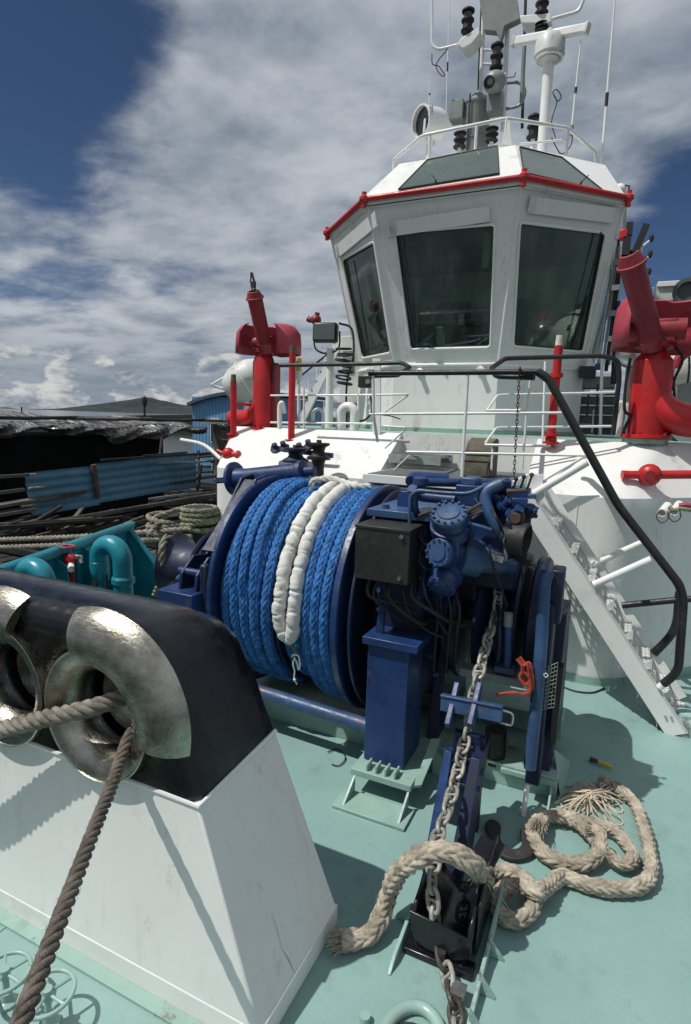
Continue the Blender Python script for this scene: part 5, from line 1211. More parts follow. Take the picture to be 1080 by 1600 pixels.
# platform railing
pr_ = thing('platform_railing', 'railing with black top rail and thin white bars round the ladder head platform', 'railing', (-1.4, 4.6, ZP))
MB().tube(fillet([AY(637, 570, 5.2), AY(636, 578, 4.95), AY(610, 583, 4.62), AY(580, 583, ys), AY(600, 583, ys), AY(840, 581, ys)][3:] and [AY(580, 583, ys), AY(840, 581, ys)], .02), .021, 10).build('top_rail', 'rail', pr_, smooth=60)
MB().tube(fillet([AY(437, 571, 5.5), AY(560, 569, 5.5), AY(628, 567, 5.5), AY(641, 574, 5.4), AY(622, 586, 4.8), AY(585, 587, 4.62)], .05, 5), .021, 10).build('top_rail', 'rail', pr_, smooth=60)
MB().tube(fillet([AY(835, 590, 4.62), AY(775, 588, 4.7), AY(768, 575, 5.0), AY(790, 560, 5.5), AY(940, 556, 5.7), AY(966, 562, 5.75), AY(968, 590, 5.75), AY(958, 680, 5.75)], .06, 5), .021, 10).build('top_rail', 'rail', pr_, smooth=60)
MB().cyl(AY(577, 583, ys), AY(584, 583, ys), .028, n=12).build('rail_end', 'rail', pr_)
def wr(p, r=.010, par=None): return MB().tube(fillet([AY(*q) for q in p], .04, 3), r, 8).build('bar', 'cleanwhite', par or pr_, smooth=60)
wr([(577, 647, ys), (884, 645, ys)]); wr([(635, 706, ys), (728, 708, ys), (928, 712, ys)])
wr([(731, 586, ys), (722, 745, ys)], .013); wr([(583, 586, ys), (584, 650, ys), (590, 690, 4.7)], .013)
wr([(852, 565, 5.4), (848, 690, 5.3)]); wr([(829, 592, 4.7), (823, 645, 4.7), (816, 735, 4.7)], .009)
wr([(761, 641, 4.9), (778, 617, 5.3), (960, 613, 5.7)]); wr([(761, 641, 4.9), (823, 641, 4.7)])
wr([(758, 693, 4.9), (776, 668, 5.3), (955, 666, 5.7)]); wr([(758, 695, 4.9), (860, 697, 4.8)])
wr([(758, 695, 4.9), (770, 698, 4.9), (768, 735, 4.9)], .009)
wr([(600, 645, 5.5), (640, 616, 5.3), (588, 617, 5.3)]); wr([(602, 700, 5.5), (637, 668, 5.3), (600, 666, 5.3)])
MB().tube([AY(639, 712, 4.9), AY(615, 735, 5.0)], .008, 6).build('bar', 'cleanwhite', pr_)
# safety chain hanging from the rail knob
sc_ = thing('safety_chain', 'thin galvanised safety chain hanging from the black rail at the ladder head', 'chain', tuple(AY(805, 745, 4.62)))
ca, cz = AY(812, 580, 4.58), AY(803, 748, 4.62); L_ = (ca-cz).length; nl = int(L_/.030)
lm = None
for i in range(nl):
    c = ca.lerp(cz, i/nl)
    if lm is None:
        mb = MB(); mb.tube([c+V(math.cos(t)*.0085, 0, math.sin(t)*.02) for t in [math.tau*k/12 for k in range(12)]], .0034, 5, closed=True); lm = mb.build('link', 'rust', sc_, smooth=60); c0_ = c.copy()
        lm2 = None
    elif i % 2 == 1 and lm2 is None:
        mb = MB(); mb.tube([c+V(0, math.cos(t)*.0085, math.sin(t)*.02) for t in [math.tau*k/12 for k in range(12)]], .0034, 5, closed=True); lm2 = mb.build('link', 'rust', sc_, smooth=60); c1_ = c.copy()
    else:
        o = (lm2 if i % 2 else lm).copy(); COL.objects.link(o); o.parent = sc_; o.location = c-(c1_ if i % 2 else c0_)
MB().torus(ca, (1, 0, 0), .028, .007, 14, 6).build('shackle', 'rust', sc_)

# left side white railing (around the left monitor)
lr_ = thing('side_railing', 'thin white pipe railing between the left fire monitor and the wheelhouse', 'railing', (-3.4, 5.9, 2.0))
for p_ in ([(423, 618, 5.9), (590, 617, 5.9)], [(423, 660, 5.9), (582, 662, 5.9)], [(428, 686, 5.9), (500, 688, 5.9)]): wr(p_, .011, lr_)
for p_ in ([(475, 607, 5.9), (476, 700, 5.9)], [(585, 580, 5.9), (584, 690, 5.9)], [(560, 616, 5.9), (560, 640, 5.9)]): wr(p_, .013, lr_)
wr([(470, 683, 5.8), (640, 690, 5.8)], .016, lr_); wr([(495, 688, 5.8), (496, 705, 5.8), (550, 706, 5.8)], .010, lr_)
MB().prism([AY(582, 560, 5.85), AY(594, 560, 5.85), AY(594, 690, 5.85), AY(584, 690, 5.85)], (0, .03, 0)).build('stanchion', 'cleanwhite', lr_)

# ================================================================== FIRE MONITORS
def monitor(side, lab):
    if side == 'R':
        base = AY(1008, 686, 6.0); topz = AY(1015, 545, 6.0).z; r = .165; tip = (983, 396); hub = (1018, 532)
    else:
        base = AY(411, 672, 6.0); topz = AY(413, 553, 6.0).z; r = .125; tip = (396, 455); hub = (414, 540)
    x = base.x; y = 6.0; zb_ = base.z-.02
    t = thing('fire_monitor', lab, 'water cannon', (x, y, zb_), 'fire monitors on the deckhouse corners')
    mr = MB()
    if side == 'R':
        mr.lathe((x, y, zb_+.03), (0, 0, 1), [(0, r*1.3), (.03, r*1.3), (.032, r*.95), (.35, r*1.02), (.5, r*1.05), (topz-zb_-.14, r), (topz-zb_-.05, r*.55), (topz-zb_+.03, r*.5)], 32)
        mr.build('pedestal', 'red', t, smooth=35)
        MB().tube(smooth([V(x, y, zb_+.42), V(x+.12, y-.02, zb_+.27), V(x+.3, y, zb_+.2), V(x+.6, y+.05, zb_+.19), V(x+1.2, y+.2, zb_+.19)], 6), r*.88, 24).build('inlet_elbow', 'red', t, smooth=60)
        MB().lathe((x, y, zb_-.02), (0, 0, 1), [(0, r*1.15), (.045, r*1.15)], 24).build('base_collar', 'mint', t)
    else:
        mr.lathe((x, y, zb_+.02), (0, 0, 1), [(0, r*1.25), (.03, r*1.25), (.032, r), (topz-zb_-.12, r), (topz-zb_-.04, r*.75), (topz-zb_+.03, r*.7)], 32)
        mr.build('pedestal', 'red', t, smooth=35)
        MB().box(x-.02, x+.17, y-.02, y+.12, zb_+.03, topz-.1).build('drive_box', 'reddark', t, bevel=.02)
        MB().tube(smooth([V(x, y, zb_+.3), V(x-.13, y, zb_+.2), V(x-.26, y+.02, zb_+.15), V(x-.5, y+.1, zb_+.15)], 6), r*.85, 20).build('inlet_elbow', 'red', t, smooth=60)
        MB().lathe((x, y, zb_-.03), (0, 0, 1), [(0, r*1.4), (.045, r*1.4)], 24).build('base_collar', 'mint', t)
    k = r/.15
    for q in range(10): t_ = math.tau*q/10; MB().cyl((x+math.cos(t_)*r*1.12, y+math.sin(t_)*r*1.12, zb_+.055), (x+math.cos(t_)*r*1.12, y+math.sin(t_)*r*1.12, zb_+.08), .014, n=6).build('flange_bolt', 'reddark', t)
    MB().torus((x-.24*k, y-.06, topz+.14), (1, 0, 0), .085*k, .011, 20, 6).build('elevation_wheel', 'reddark', t)
    hz = topz+.02
    # swivel
    MB().lathe((x, y, hz-.03), (0, 0, 1), [(0, .10*k), (.02, .15*k), (.06, .15*k), (.08, .11*k), (.16, .11*k)], 24).build('swivel', 'reddark', t, smooth=35)
    MB().box(x-.14*k, x+.14*k, y-.12*k, y+.1*k, hz+.02, hz+.20*k).build('gear_head', 'reddark', t, bevel=.02)
    MB().cyl((x-.2*k, y-.06, hz+.12*k), (x+.2*k, y-.06, hz+.12*k), .085*k, n=20).build('trunnion', 'reddark', t)
    # barrel
    hb = AY(*hub, y-.12); tp = AY(tip[0], tip[1], 6.0-.12-(.40 if side == 'R' else .28)); d = (tp-hb).normalized(); L = (tp-hb).length; rb = (.098 if side == 'L' else .086)*k
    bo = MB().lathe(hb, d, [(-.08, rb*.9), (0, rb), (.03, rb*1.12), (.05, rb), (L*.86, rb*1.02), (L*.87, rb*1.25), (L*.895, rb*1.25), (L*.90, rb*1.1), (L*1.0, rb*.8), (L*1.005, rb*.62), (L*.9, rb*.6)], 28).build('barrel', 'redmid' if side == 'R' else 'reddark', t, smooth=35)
    if side == 'L':
        fq = MB(); q = hb+d*L*1.0; fq.tube([q+V(.02, 0, 0), q+V(.01, 0, .1), q+V(-.02, 0, .19)], .014, 6); fq.tube([q+V(-.01, 0, 0), q+V(-.035, 0, .1), q+V(-.03, 0, .2)], .009, 6); fq.obox(q+V(.0, 0, .07), (1, 0, 0), .05, .03, .06); fq.build('deflector', 'rubber', t)
    else:
        fq = MB(); q = hb+d*L*.98; fq.obox(q+V(-.03, 0, .07), (1, 0, 0), .06, .06, .14).obox(q+V(.07, 0, .12), (.3, 0, 1), .22, .04, .05).obox(q+V(-.02, 0, .2), (1, 0, 0), .05, .05, .1); fq.build('deflector', 'rubber', t)
        MB().box(q.x-.09, q.x-.03, q.y-.03, q.y+.03, q.z+.12, q.z+.2).build('red_bracket', 'red', t, bevel=.01)
    # hood: rounded shell open at the front and at the bottom
    mb = MB(); prof_ = [(-.02, 1.0), (.15, 1.0), (.30, .96), (.37, .85), (.40, .70)] if side == 'R' else [(-.02, 1.0), (.14, 1.0), (.26, .97), (.35, .82), (.38, .66)]
    vs = []; n_ = 30; a0_, a1_ = (32, 316) if side == 'R' else (38, 322)
    for (z, rr) in prof_:
        for i in range(n_+1):
            t_ = R_(a0_+(a1_-a0_)*i/n_)   # 0 = towards -y, turning to +x
            sx = (.40 if side == 'R' else .50)*k*rr; sy = .34*k*rr
            vs.append(V(x+.075*k+math.sin(t_)*sx, y+.0-math.cos(t_)*sy, hz+z*k*1.0+(0 if math.sin(t_) < 0 else -.02*k)))
    m_ = n_+1
    mb.add(vs, [(j*m_+i, j*m_+i+1, (j+1)*m_+i+1, (j+1)*m_+i) for j in range(len(prof_)-1) for i in range(n_)])
    ho = mb.build('hood', 'redfade', t, smooth=40); so = ho.modifiers.new('thick', 'SOLIDIFY'); so.thickness = .012
    for k2 in range(4): MB().cyl((x-.12+.08*k2, y-.14*k, hz+.03), (x-.12+.08*k2, y-.16*k, hz+.03), .013, n=8).build('bolt', 'reddark', t)
    MB().tube(smooth([V(x+.13*k, y-.05, hz), V(x+.2*k, y-.05, hz-.12), V(x+.16*k, y-.02, hz-.3), V(x+.18*k, y, hz-.45)], 5), .012, 6).build('cable', 'rubber', t)
monitor('R', 'large red fire monitor with faded hood on the right corner, nearest the ladder')
monitor('L', 'red fire monitor with boxy pedestal on the left corner, against the sky')
# red sounding pipes
for (x0, y0, x1, y1, yy, lab) in ((365, 585, 365, 692, 5.75, 'shortest red vent pipe, left of the far fire monitor'), (455, 540, 455, 702, 5.75, 'red vent pipe in front of the far fire monitor hood'), (873, 524, 860, 697, 5.75, 'red vent pipe with pale tip in front of the wheelhouse right window')):
    a_, c_ = AY(x1, y1, yy), AY(x0, y0, yy); c_ = V(a_.x, yy, c_.z)
    t = thing('red_vent_pipe', lab, 'pipe', tuple(a_), 'red vent pipes on the deckhouse edge')
    MB().cyl(a_, c_-V(0, 0, .09), .038, n=16).build('pipe', 'red', t, smooth=60)
    MB().cyl(c_-V(0, 0, .09), c_, .034, .028, n=12).build('tip', 'canvas' if x0 != 873 else 'sleeve', t)
    for dz in (.02, .09): MB().cyl(a_+V(0, 0, dz), a_+V(0, 0, dz+.022), .075, n=18).build('flange', 'red', t)
    MB().sphere(a_+V(0, 0, .055), .055, 12).build('valve_body', 'red', t)
    if x0 == 873: MB().cyl(a_+V(0, 0, .62), a_+V(0, 0, .66), .06, n=14).build('collar', 'red', t)
p1_, p2_ = AY(365, 632, 5.75), AY(400, 632, 6.0); tag(MB().tube([p1_, p2_], .018, 8).build('red_cross_pipe', 'red'), 'thin red cross pipe from the short vent pipe to the far fire monitor', 'pipe')
# red valve pipes lying on the bevel
p = AY(1015, 742, 5.42); t = thing('red_hydrant_pipe', 'red pipe with round valve lying over the white sloping edge at right', 'pipe', (p.x, p.y, p.z-.1))
a_, c_ = AY(972, 742, 5.38), AY(1120, 741, 5.62); MB().tube([a_, a_.lerp(c_, .1)+V(0, 0, .0), p, c_], [.038, .034, .036, .036], 14).build('pipe', 'red', t, smooth=60)
MB().sphere(p, .088, 16, (1, .8, 1)).build('valve', 'red', t); MB().torus(p, (0, 1, 0), .078, .014, 20, 8).build('valve_rim', 'red', t)
MB().lathe(p+V(0, -.07, 0), (0, -1, 0), [(0, .045), (.03, .04)], 8).build('valve_nut', 'reddark', t); MB().cyl(p+V(0, .05, -.02), p+V(0, .14, -.03), .03).build('foot', 'red', t)
p = AY(357, 709, 5.4); t = thing('red_hydrant_valve', 'small red hydrant valve at the left end of the white deckhouse edge', 'valve', (p.x, p.y, p.z-.08))
MB().sphere(p, .07, 14).build('body', 'red', t); MB().tube([p, p+V(.13, 0, -.005)], .032, 12).build('outlet', 'red', t); MB().cyl(p+V(.12, 0, -.005), p+V(.14, 0, -.005), .05).build('cap', 'red', t); MB().cyl(p+V(-.05, -.02, .0), p+V(-.14, -.02, .03), .02).build('stem', 'red', t)
# black roller fairleads near the top of the drum
for (px, py, hh, r, yy, mt, lab) in ((497, 755, .26, .085, 5.0, 'rubber', 'lower black spool of the two stacked behind the drum top'), (498, 718, .16, .085, 5.05, 'rubber', 'upper black spool of the two stacked behind the drum top'),
                                     (462, 722, .14, .10, 5.1, 'bluedark', 'dark blue spool between the red vent pipe and the black spools')):
    p = AY(px, py, yy); t = thing('guide_roller', lab, 'roller', tuple(p), 'guide rollers behind the drum')
    MB().lathe(p, (0, 0, 1), [(0, r*1.35), (.02, r*1.35), (.05, r*.8), (.08, r*.65), (hh-.08, r*.65), (hh-.04, r*.8), (hh-.02, r*1.25), (hh, r*1.25)], 24).build('roller', mt, t, smooth=40)
    MB().cyl(p+V(0, 0, -.03), p+V(0, 0, hh+.03), r*.3).build('axle', 'rust', t)
for k, (px, py) in enumerate(((432, 705), (445, 702), (470, 705), (484, 700))):
    p = AY(px, py, 5.3); MB().lathe(p, (0, -.6, 1), [(0, .05), (.03, .06), (.05, .03), (.09, .03)], 10).build('valve_plug', 'bluedark', wn, smooth=30)
a_, c_ = AY(425, 700, 5.3), AY(520, 712, 5.3); MB().bar(a_, c_, .05, .05).build('roller_beam', 'bluedark', wn, bevel=.005)

# ================================================================== BOAT DECK EQUIPMENT, LEFT
fp = AY(513, 700, 7.5); t = thing('floodlight', 'square floodlight on a white post left of the wheelhouse', 'floodlight', (fp.x, 7.5, 2.0))
MB().cyl((fp.x, 7.5, 2.0), (fp.x, 7.5, AY(513, 545, 7.5).z), .055, n=14).build('post', 'cleanwhite', t, smooth=60)
c = AY(509, 520, 7.42); n_ = V(.25, -1, .05).normalized()
MB().obox(c, n_, .16, .34, .26).build('housing', 'boxblack', t, bevel=.03); MB().obox(c+n_*.085, n_, .012, .29, .21).build('glass', 'roofglass', t, bevel=.004)
MB().tube(smooth([c+V(-.2, .03, .02), c+V(-.18, .05, -.2), c+V(0, .06, -.27), c+V(.18, .05, -.2), c+V(.2, .03, .02)], 5), .013, 6).build('yoke', 'rail', t)
c = AY(494, 500, 7.5); tt = thing('alarm_bell', 'small red alarm horn above the floodlight left of the wheelhouse', 'alarm', tuple(c-V(0, 0, .1)))
MB().sphere(c, .075, 12).build('body', 'reddark', tt); MB().cyl(c, c+V(.02, 0, .1), .035).build('cap', 'reddark', tt); MB().cyl(c+V(-.08, 0, 0), c+V(-.13, 0, .02), .04).build('mouth', 'reddark', tt); MB().cyl(c-V(0, 0, .06), c-V(0, 0, .16), .02).build('stem', 'grey', tt)
# companion ladder beyond
t = thing('companion_ladder', 'white steel companion ladder rising towards the left side of the wheelhouse', 'ladder', tuple(AY(485, 660, 8.6)))
for dx in (0, 1):
    a_, c_ = AY(470+dx*0, 660, 8.4+dx*.7), AY(534, 528, 8.4+dx*.7); MB().bar(a_, c_, .05, .12, (0, 0, 1)).build('stringer', 'cleanwhite', t)
    MB().tube([AY(455, 600, 8.4+dx*.7), AY(522, 480+65, 8.4+dx*.7)], .016, 6).build('handrail', 'rail' if dx == 0 else 'cleanwhite', t)
    for q in range(4): a2 = a_.lerp(c_, .2+.2*q); MB().tube([a2, a2+V(0, 0, .42)], .012, 6).build('baluster', 'cleanwhite', t)
a_, c_ = AY(470, 660, 8.4), AY(534, 528, 8.4); a3, c3 = AY(470, 660, 9.1), AY(534, 528, 9.1)
for q in range(9): f = (q+.5)/9; MB().bar(a_.lerp(c_, f), a3.lerp(c3, f), .16, .02, (0, 0, 1)).build('tread', 'grey', t)
# white locker/box behind
p0_, p1_ = AY(533, 525, 8.2), AY(556, 575, 8.2)
t = thing('white_locker', 'white locker and switch cabinet close against the left side of the wheelhouse', 'cabinet', (p0_.x+.2, 8.3, 2.0))
MB().box(p0_.x, p1_.x+.25, 8.2, 8.6, 2.0, p0_.z).build('cabinet', 'oldwhite', t, bevel=.01); MB().box(p0_.x+.05, p0_.x+.22, 8.17, 8.2, 2.9, 3.2).build('switch_box', 'grey', t, bevel=.01)
MB().box(p0_.x-.1, p1_.x+.35, 7.9, 8.18, 2.35, 2.42).build('shelf', 'grey', t); MB().box(p0_.x-.1, p1_.x+.35, 7.9, 8.18, 2.0, 2.2).build('lower_box', 'desk', t)
# gooseneck vents white
def gooseneck(px0, px1, pyb, pyt, yy, r, mat, lab, grp='gooseneck vent pipes', capm=None, z=None):
    a_ = AY(px1, pyb, yy); zt_ = AY(px1, pyt, yy).z-r; x0 = AY(px0, pyt, yy).x+r; x1 = AY(px1, pyt, yy).x-r; rr = abs(x1-x0)/2; s_ = 1 if x0 > x1 else -1
    a_ = V(x1, yy, a_.z if z is None else z); P = [a_, V(x1, yy, zt_-rr)]
    for i in range(13): t_ = math.pi*i/12; P.append(V((x0+x1)/2+rr*math.cos(t_)*(-s_), yy, zt_-rr+rr*math.sin(t_)))
    P.append(V(x0, yy, zt_-rr-r*2.2)); t = thing('gooseneck_vent', lab, 'vent pipe', tuple(a_), grp)
    MB().tube(P, r, 20).build('pipe', mat, t, smooth=60); MB().cyl(a_, a_+V(0, 0, .04), r*1.35).build('flange', mat if capm is None else capm, t)
    e = P[-1]; MB().lathe(e+V(0, 0, -.10 if r > .05 else -.03), (0, 0, 1), [(0, r*.85), (.02, r*1.15), (.10, r*1.15), (.12, r)], 18).build('outlet', mat, t, smooth=40)
    return t, e
gooseneck(527, 562, 690, 628, 6.3, .055, 'cleanwhite', 'thick white gooseneck vent pipe just left of the wheelhouse foot', capm='mint')
gooseneck(487, 508, 690, 637, 6.6, .022, 'cleanwhite', 'thin white gooseneck pipe left of the thick one')
tag(MB().tube(smooth([AY(438, 700, 5.9), AY(437, 640, 5.9), AY(441, 630, 5.9), AY(444, 645, 5.95)], 5), .028, 10).build('white_pipe_stub', 'cleanwhite', smooth=60), 'bent white pipe stub between the far monitor and the red vent pipe', 'pipe')
a_ = AY(467, 690, 6.4); t = thing('marker_light', 'slim post lamp with yellow and white bands behind the red vent pipe', 'lamp', tuple(a_))
MB().cyl(a_, AY(467, 595, 6.4), .022).build('post', 'cleanwhite', t); MB().cyl(AY(467, 595, 6.4), AY(467, 580, 6.4), .04).build('body', 'cleanwhite', t); MB().cyl(AY(467, 580, 6.4), AY(467, 560, 6.4), .034).build('lens', 'yellow', t)
# coiled black hose on the floodlight post
mb = MB()
for k in range(7):
    c = AY(538+random.uniform(-2, 3), 545+9*k, 7.3); mb.torus(c, (random.uniform(-.2, .2), random.uniform(-.3, .3), 1), .10, .014, 22, 6)
mb.tube(smooth([AY(530, 505, 7.35), AY(550, 515, 7.35), AY(552, 560, 7.3), AY(542, 600, 7.3), AY(541, 690, 7.3)], 5), .016, 6)
tag(mb.build('coiled_cable', 'rubber'), 'coiled black cable hanging beside the floodlight post', 'cable')
mb = MB(); mb.tube(smooth([AY(578, 615, 6.9), AY(582, 640, 6.9), AY(572, 655, 6.9), AY(562, 658, 6.9)], 5), .014, 6); mb.tube(smooth([AY(590, 648, 6.9), AY(610, 650, 6.9), AY(626, 655, 6.9)], 5), .008, 5); tag(mb.build('hanging_cable', 'rubber'), 'black cable looping against the wheelhouse lower left wall', 'cable')
c = AY(580, 597, 6.6); t = thing('black_horn', 'small black horn speaker under the rail end left of the wheelhouse', 'speaker', tuple(c-V(0, 0, .08)))
MB().box(c.x-.13, c.x+.03, 6.5, 6.65, c.z-.07, c.z+.07).build('housing', 'boxblack', t, bevel=.01); MB().lathe(c+V(-.0, -.1, 0), (0, -1, 0), [(0, .03), (.01, .03)], 14).build('nozzle', 'silver', t)
# liferaft canister left with its cradle
c = AY(385, 595, 7.6); t = thing('liferaft_canister', 'white liferaft canister in a tube cradle behind the far fire monitor', 'liferaft', (c.x, 7.6, 2.2))
mb = MB(); d = V(.75, .3, .5).normalized(); mb.lathe(c-d*.0, d, [(-.36, .02), (-.35, .12), (-.28, .22), (-.15, .28), (0, .30), (.15, .28), (.28, .22), (.36, .05)], 24); mb.build('shell', 'oldwhite', t, smooth=50)
MB().torus(c, d, .305, .012, 28, 6).build('band', 'cleanwhite', t)
MB().tube([AY(331, 601, 7.4), AY(362, 583, 7.5), AY(380, 566, 7.6)], .02, 8).build('cradle_bar', 'cleanwhite', t); MB().tube([AY(331, 601, 7.4), AY(362, 612, 7.5)], .02, 8).build('cradle_bar', 'cleanwhite', t)
MB().cyl((c.x, 7.6, 2.0), (c.x, 7.6, c.z-.2), .04).build('leg', 'cleanwhite', t)
# ================================================================== RIGHT SIDE EQUIPMENT
def bxpx(name, mat, par, x0, y0, x1, y1, ya, yb, bevel=.006):
    a_, c_ = AY(x0, y0, ya), AY(x1, y1, ya); return MB().box(a_.x, c_.x, ya, yb, c_.z, a_.z).build(name, mat, par, bevel=bevel)
t = thing('switch_panel', 'grey electrical cabinets and shelf right of the wheelhouse behind the black rail', 'cabinet', tuple(AY(925, 680, 7.9)))
bxpx('cabinet', 'grey', t, 905, 588, 960, 606, 7.9, 8.3); bxpx('cabinet', 'desk', t, 908, 612, 962, 680, 7.95, 8.3)
for k in range(4): bxpx('shelf_edge', 'cleanwhite', t, 903, 617+15*k, 962, 620+15*k, 7.88, 7.93, .002)
bxpx('dark_housing', 'boxblack', t, 905, 572, 930, 590, 7.7, 7.85); bxpx('blue_label', 'seatblue', t, 930, 568, 939, 578, 7.66, 7.7, .002)
for (x, y0, y1, r, m_) in ((917, 615, 650, .012, 'rubber'), (931, 600, 680, .012, 'rubber'), (938, 560, 680, .018, 'cleanwhite'), (925, 640, 676, .01, 'silver')): MB().tube([AY(x, y1, 7.6), AY(x+3, y0, 7.6)], r, 6).build('conduit', m_, t)
t = thing('pipe_bundle', 'bundle of dark and bare metal pipes up the right edge of the wheelhouse', 'pipes', tuple(AY(945, 600, 7.7)))
for k, (x0, y0, x1, y1, r, m_) in enumerate(((935, 570, 962, 380, .020, 'silver'), (941, 575, 968, 385, .014, 'grey'), (947, 580, 970, 400, .022, 'rail'), (951, 570, 973, 420, .016, 'silver'), (956, 600, 969, 330, .013, 'rubber'), (960, 600, 966, 470, .026, 'bluedark'), (945, 500, 958, 420, .028, 'grey'))):
    MB().tube([AY(x0, y0, 7.7), AY(x1, y1, 7.55)], r, 8).build('pipe', m_, t, smooth=60)
for k in range(5): bxpx('clamp', 'grey' if k % 2 else 'silver', t, 950+3*(4-k), 365+40*k, 962+3*(4-k), 373+40*k, 7.5, 7.54, .002)
c = AY(985, 555, 7.2); t = thing('polished_lamp', 'polished metal lamp bowl behind the near fire monitor neck', 'lamp', tuple(c-V(0, 0, .2)))
MB().sphere(c, .15, 20, (1, .8, .9)).build('bowl', 'silver', t); MB().cyl(c-V(0, 0, .12), c-V(0, 0, .5), .03).build('stem', 'grey', t)
t = thing('white_stub_pipe', 'white bent pipe end standing beside the black rail at right', 'pipe', tuple(AY(966, 680, 5.9)))
MB().tube(smooth([AY(966, 682, 5.95), AY(972, 645, 5.95), AY(970, 630, 5.95), AY(965, 640, 5.95)], 5), .03, 10).build('pipe', 'oldwhite', t, smooth=60)
t = thing('black_cable_run', 'black cable looping down beside the near fire monitor', 'cable', tuple(AY(975, 650, 5.9)))
MB().tube(smooth([AY(985, 560, 5.9), AY(978, 600, 5.9), AY(976, 640, 5.9), AY(985, 650, 5.9), AY(978, 665, 5.95), AY(974, 680, 5.95)], 5), .014, 7).build('cable', 'rubber', t)
# liferaft right
c = AY(1078, 575, 7.6); t = thing('liferaft_canister', 'white liferaft canister cut by the right picture edge behind the near monitor', 'liferaft', (c.x, 7.6, 2.0))
MB().lathe(c, (1, .2, .1), [(-.42, .05), (-.38, .2), (-.25, .30), (0, .33), (.3, .32), (.5, .2)], 26).build('shell', 'oldwhite', t, smooth=50); MB().torus(c-V(.1, 0, 0), (1, .2, .1), .335, .012, 28, 6).build('band', 'rail', t)
MB().tube([AY(1052, 560, 7.1), AY(1047, 615, 7.1)], .03, 8).build('strap_post', 'cleanwhite', t); MB().tube(smooth([AY(1056, 575, 7.1), AY(1062, 560, 7.1), AY(1078, 548, 7.1), AY(1095, 545, 7.1)], 4), .05, 10).build('red_lashing', 'reddark', t)
MB().box(c.x-.45, c.x+.5, 7.4, 7.8, 2.0, c.z-.2).build('cradle', 'desk', t)
t = thing('dinghy', 'dark dinghy hull on deck below the right liferaft canister', 'dinghy', tuple(AY(1065, 680, 7.2)))
MB().prism(smooth([AY(1045, 610, 7.2), AY(1060, 602, 7.2), AY(1120, 600, 7.2), AY(1130, 690, 7.2), AY(1060, 690, 7.2), AY(1044, 650, 7.2)], 3, True), (0, .5, 0)).build('hull', 'grey', t)
t = thing('upper_white_box', 'white ventilator box with dark round fan behind the near monitor, right edge', 'ventilator', tuple(AY(1050, 470, 9)))
bxpx('box', 'oldwhite', t, 1024, 444, 1120, 466, 9.0, 9.8); bxpx('lid', 'cleanwhite', t, 1028, 440, 1065, 446, 8.97, 9.6)
c = AY(1074, 457, 8.9); MB().lathe(c, (0, -1, 0), [(0, .17), (.08, .17), (.08, .12), (.02, .10)], 22).build('fan', 'desk', t)
MB().cyl(AY(1060, 466, 9.3), V(AY(1060, 466, 9.3).x, 9.3, 2.0), .06).build('post', 'cleanwhite', t); bxpx('blue_panel', 'bluebldg', t, 1015, 449, 1024, 462, 9.1, 9.4)
MB().cyl(AY(1105, 466, 9.3), V(AY(1105, 466, 9.3).x, 9.3, 2.0), .06).build('post', 'cleanwhite', t)
# blue plastic hull/house beyond right
t = thing('distant_mast', 'thin far mast with short cross arms right of the wheelhouse', 'mast', tuple(AY(1012, 600, 30)))
MB().tube([AY(1002, 640, 30), AY(1004, 360, 30)], .05, 6).build('pole', 'grey', t)
for y, x in ((378, 1018), (403, 1016), (430, 1014)): MB().tube([AY(1003, y+8, 30), AY(x, y-4, 30)], .05, 6).build('arm', 'cleanwhite', t); MB().sphere(AY(x, y-6, 30), .11, 8, (1, 1, 1.6)).build('lamp', 'rubber', t)
# ================================================================== TEAL BULWARK AND VENTS, LEFT
ZK = 1.05
bl = thing('bulwark', 'teal steel bulwark with rounded cap rail along the left deck edge', 'bulwark', (-4.3, 3.3, 0))
k0, k1, k2 = AZ(-60, 917, ZK), AZ(0, 894, ZK), AZ(200, 823, ZK); k3 = AZ(243, 872, .62)
pre = k1+(k1-k2)*1.2
wallp = [pre, k2]
dirb = (k2-k1).normalized(); nrm = V(dirb.y, -dirb.x, 0)
MB().prism([pre, k2, V(k2.x, k2.y, 0), V(pre.x, pre.y, 0)], -nrm*.012).build('plate', 'teal', bl)
MB().tube(smooth([pre, k1, k2-dirb*.1, k2+V(.02, .05, -.01)], 4), .048, 14).build('cap_rail', 'teal', bl, smooth=60)
e3 = V(k2.x+.42, k2.y+.12, .50)
MB().prism([k2, e3, V(e3.x, e3.y, 0), V(k2.x, k2.y, 0)], (0, -.012, 0)).build('end_plate', 'teal', bl); MB().tube([k2+V(.0, .0, .0), e3], .03, 10).build('end_rail', 'teal', bl, smooth=60)
for s_ in (.12, .34, .56, .78):
    p = k1.lerp(k2, s_); MB().prism([p+V(0, 0, -.04), p+nrm*.10+V(0, 0, -.10), V(p.x, p.y, 0)+nrm*.22, V(p.x, p.y, 0)], dirb*.012).build('stay', 'teal', bl)
MB().tube([V(k1.x, k1.y, .55)+nrm*.0, V(k2.x, k2.y, .55)], .02, 8).build('stringer', 'teal', bl)
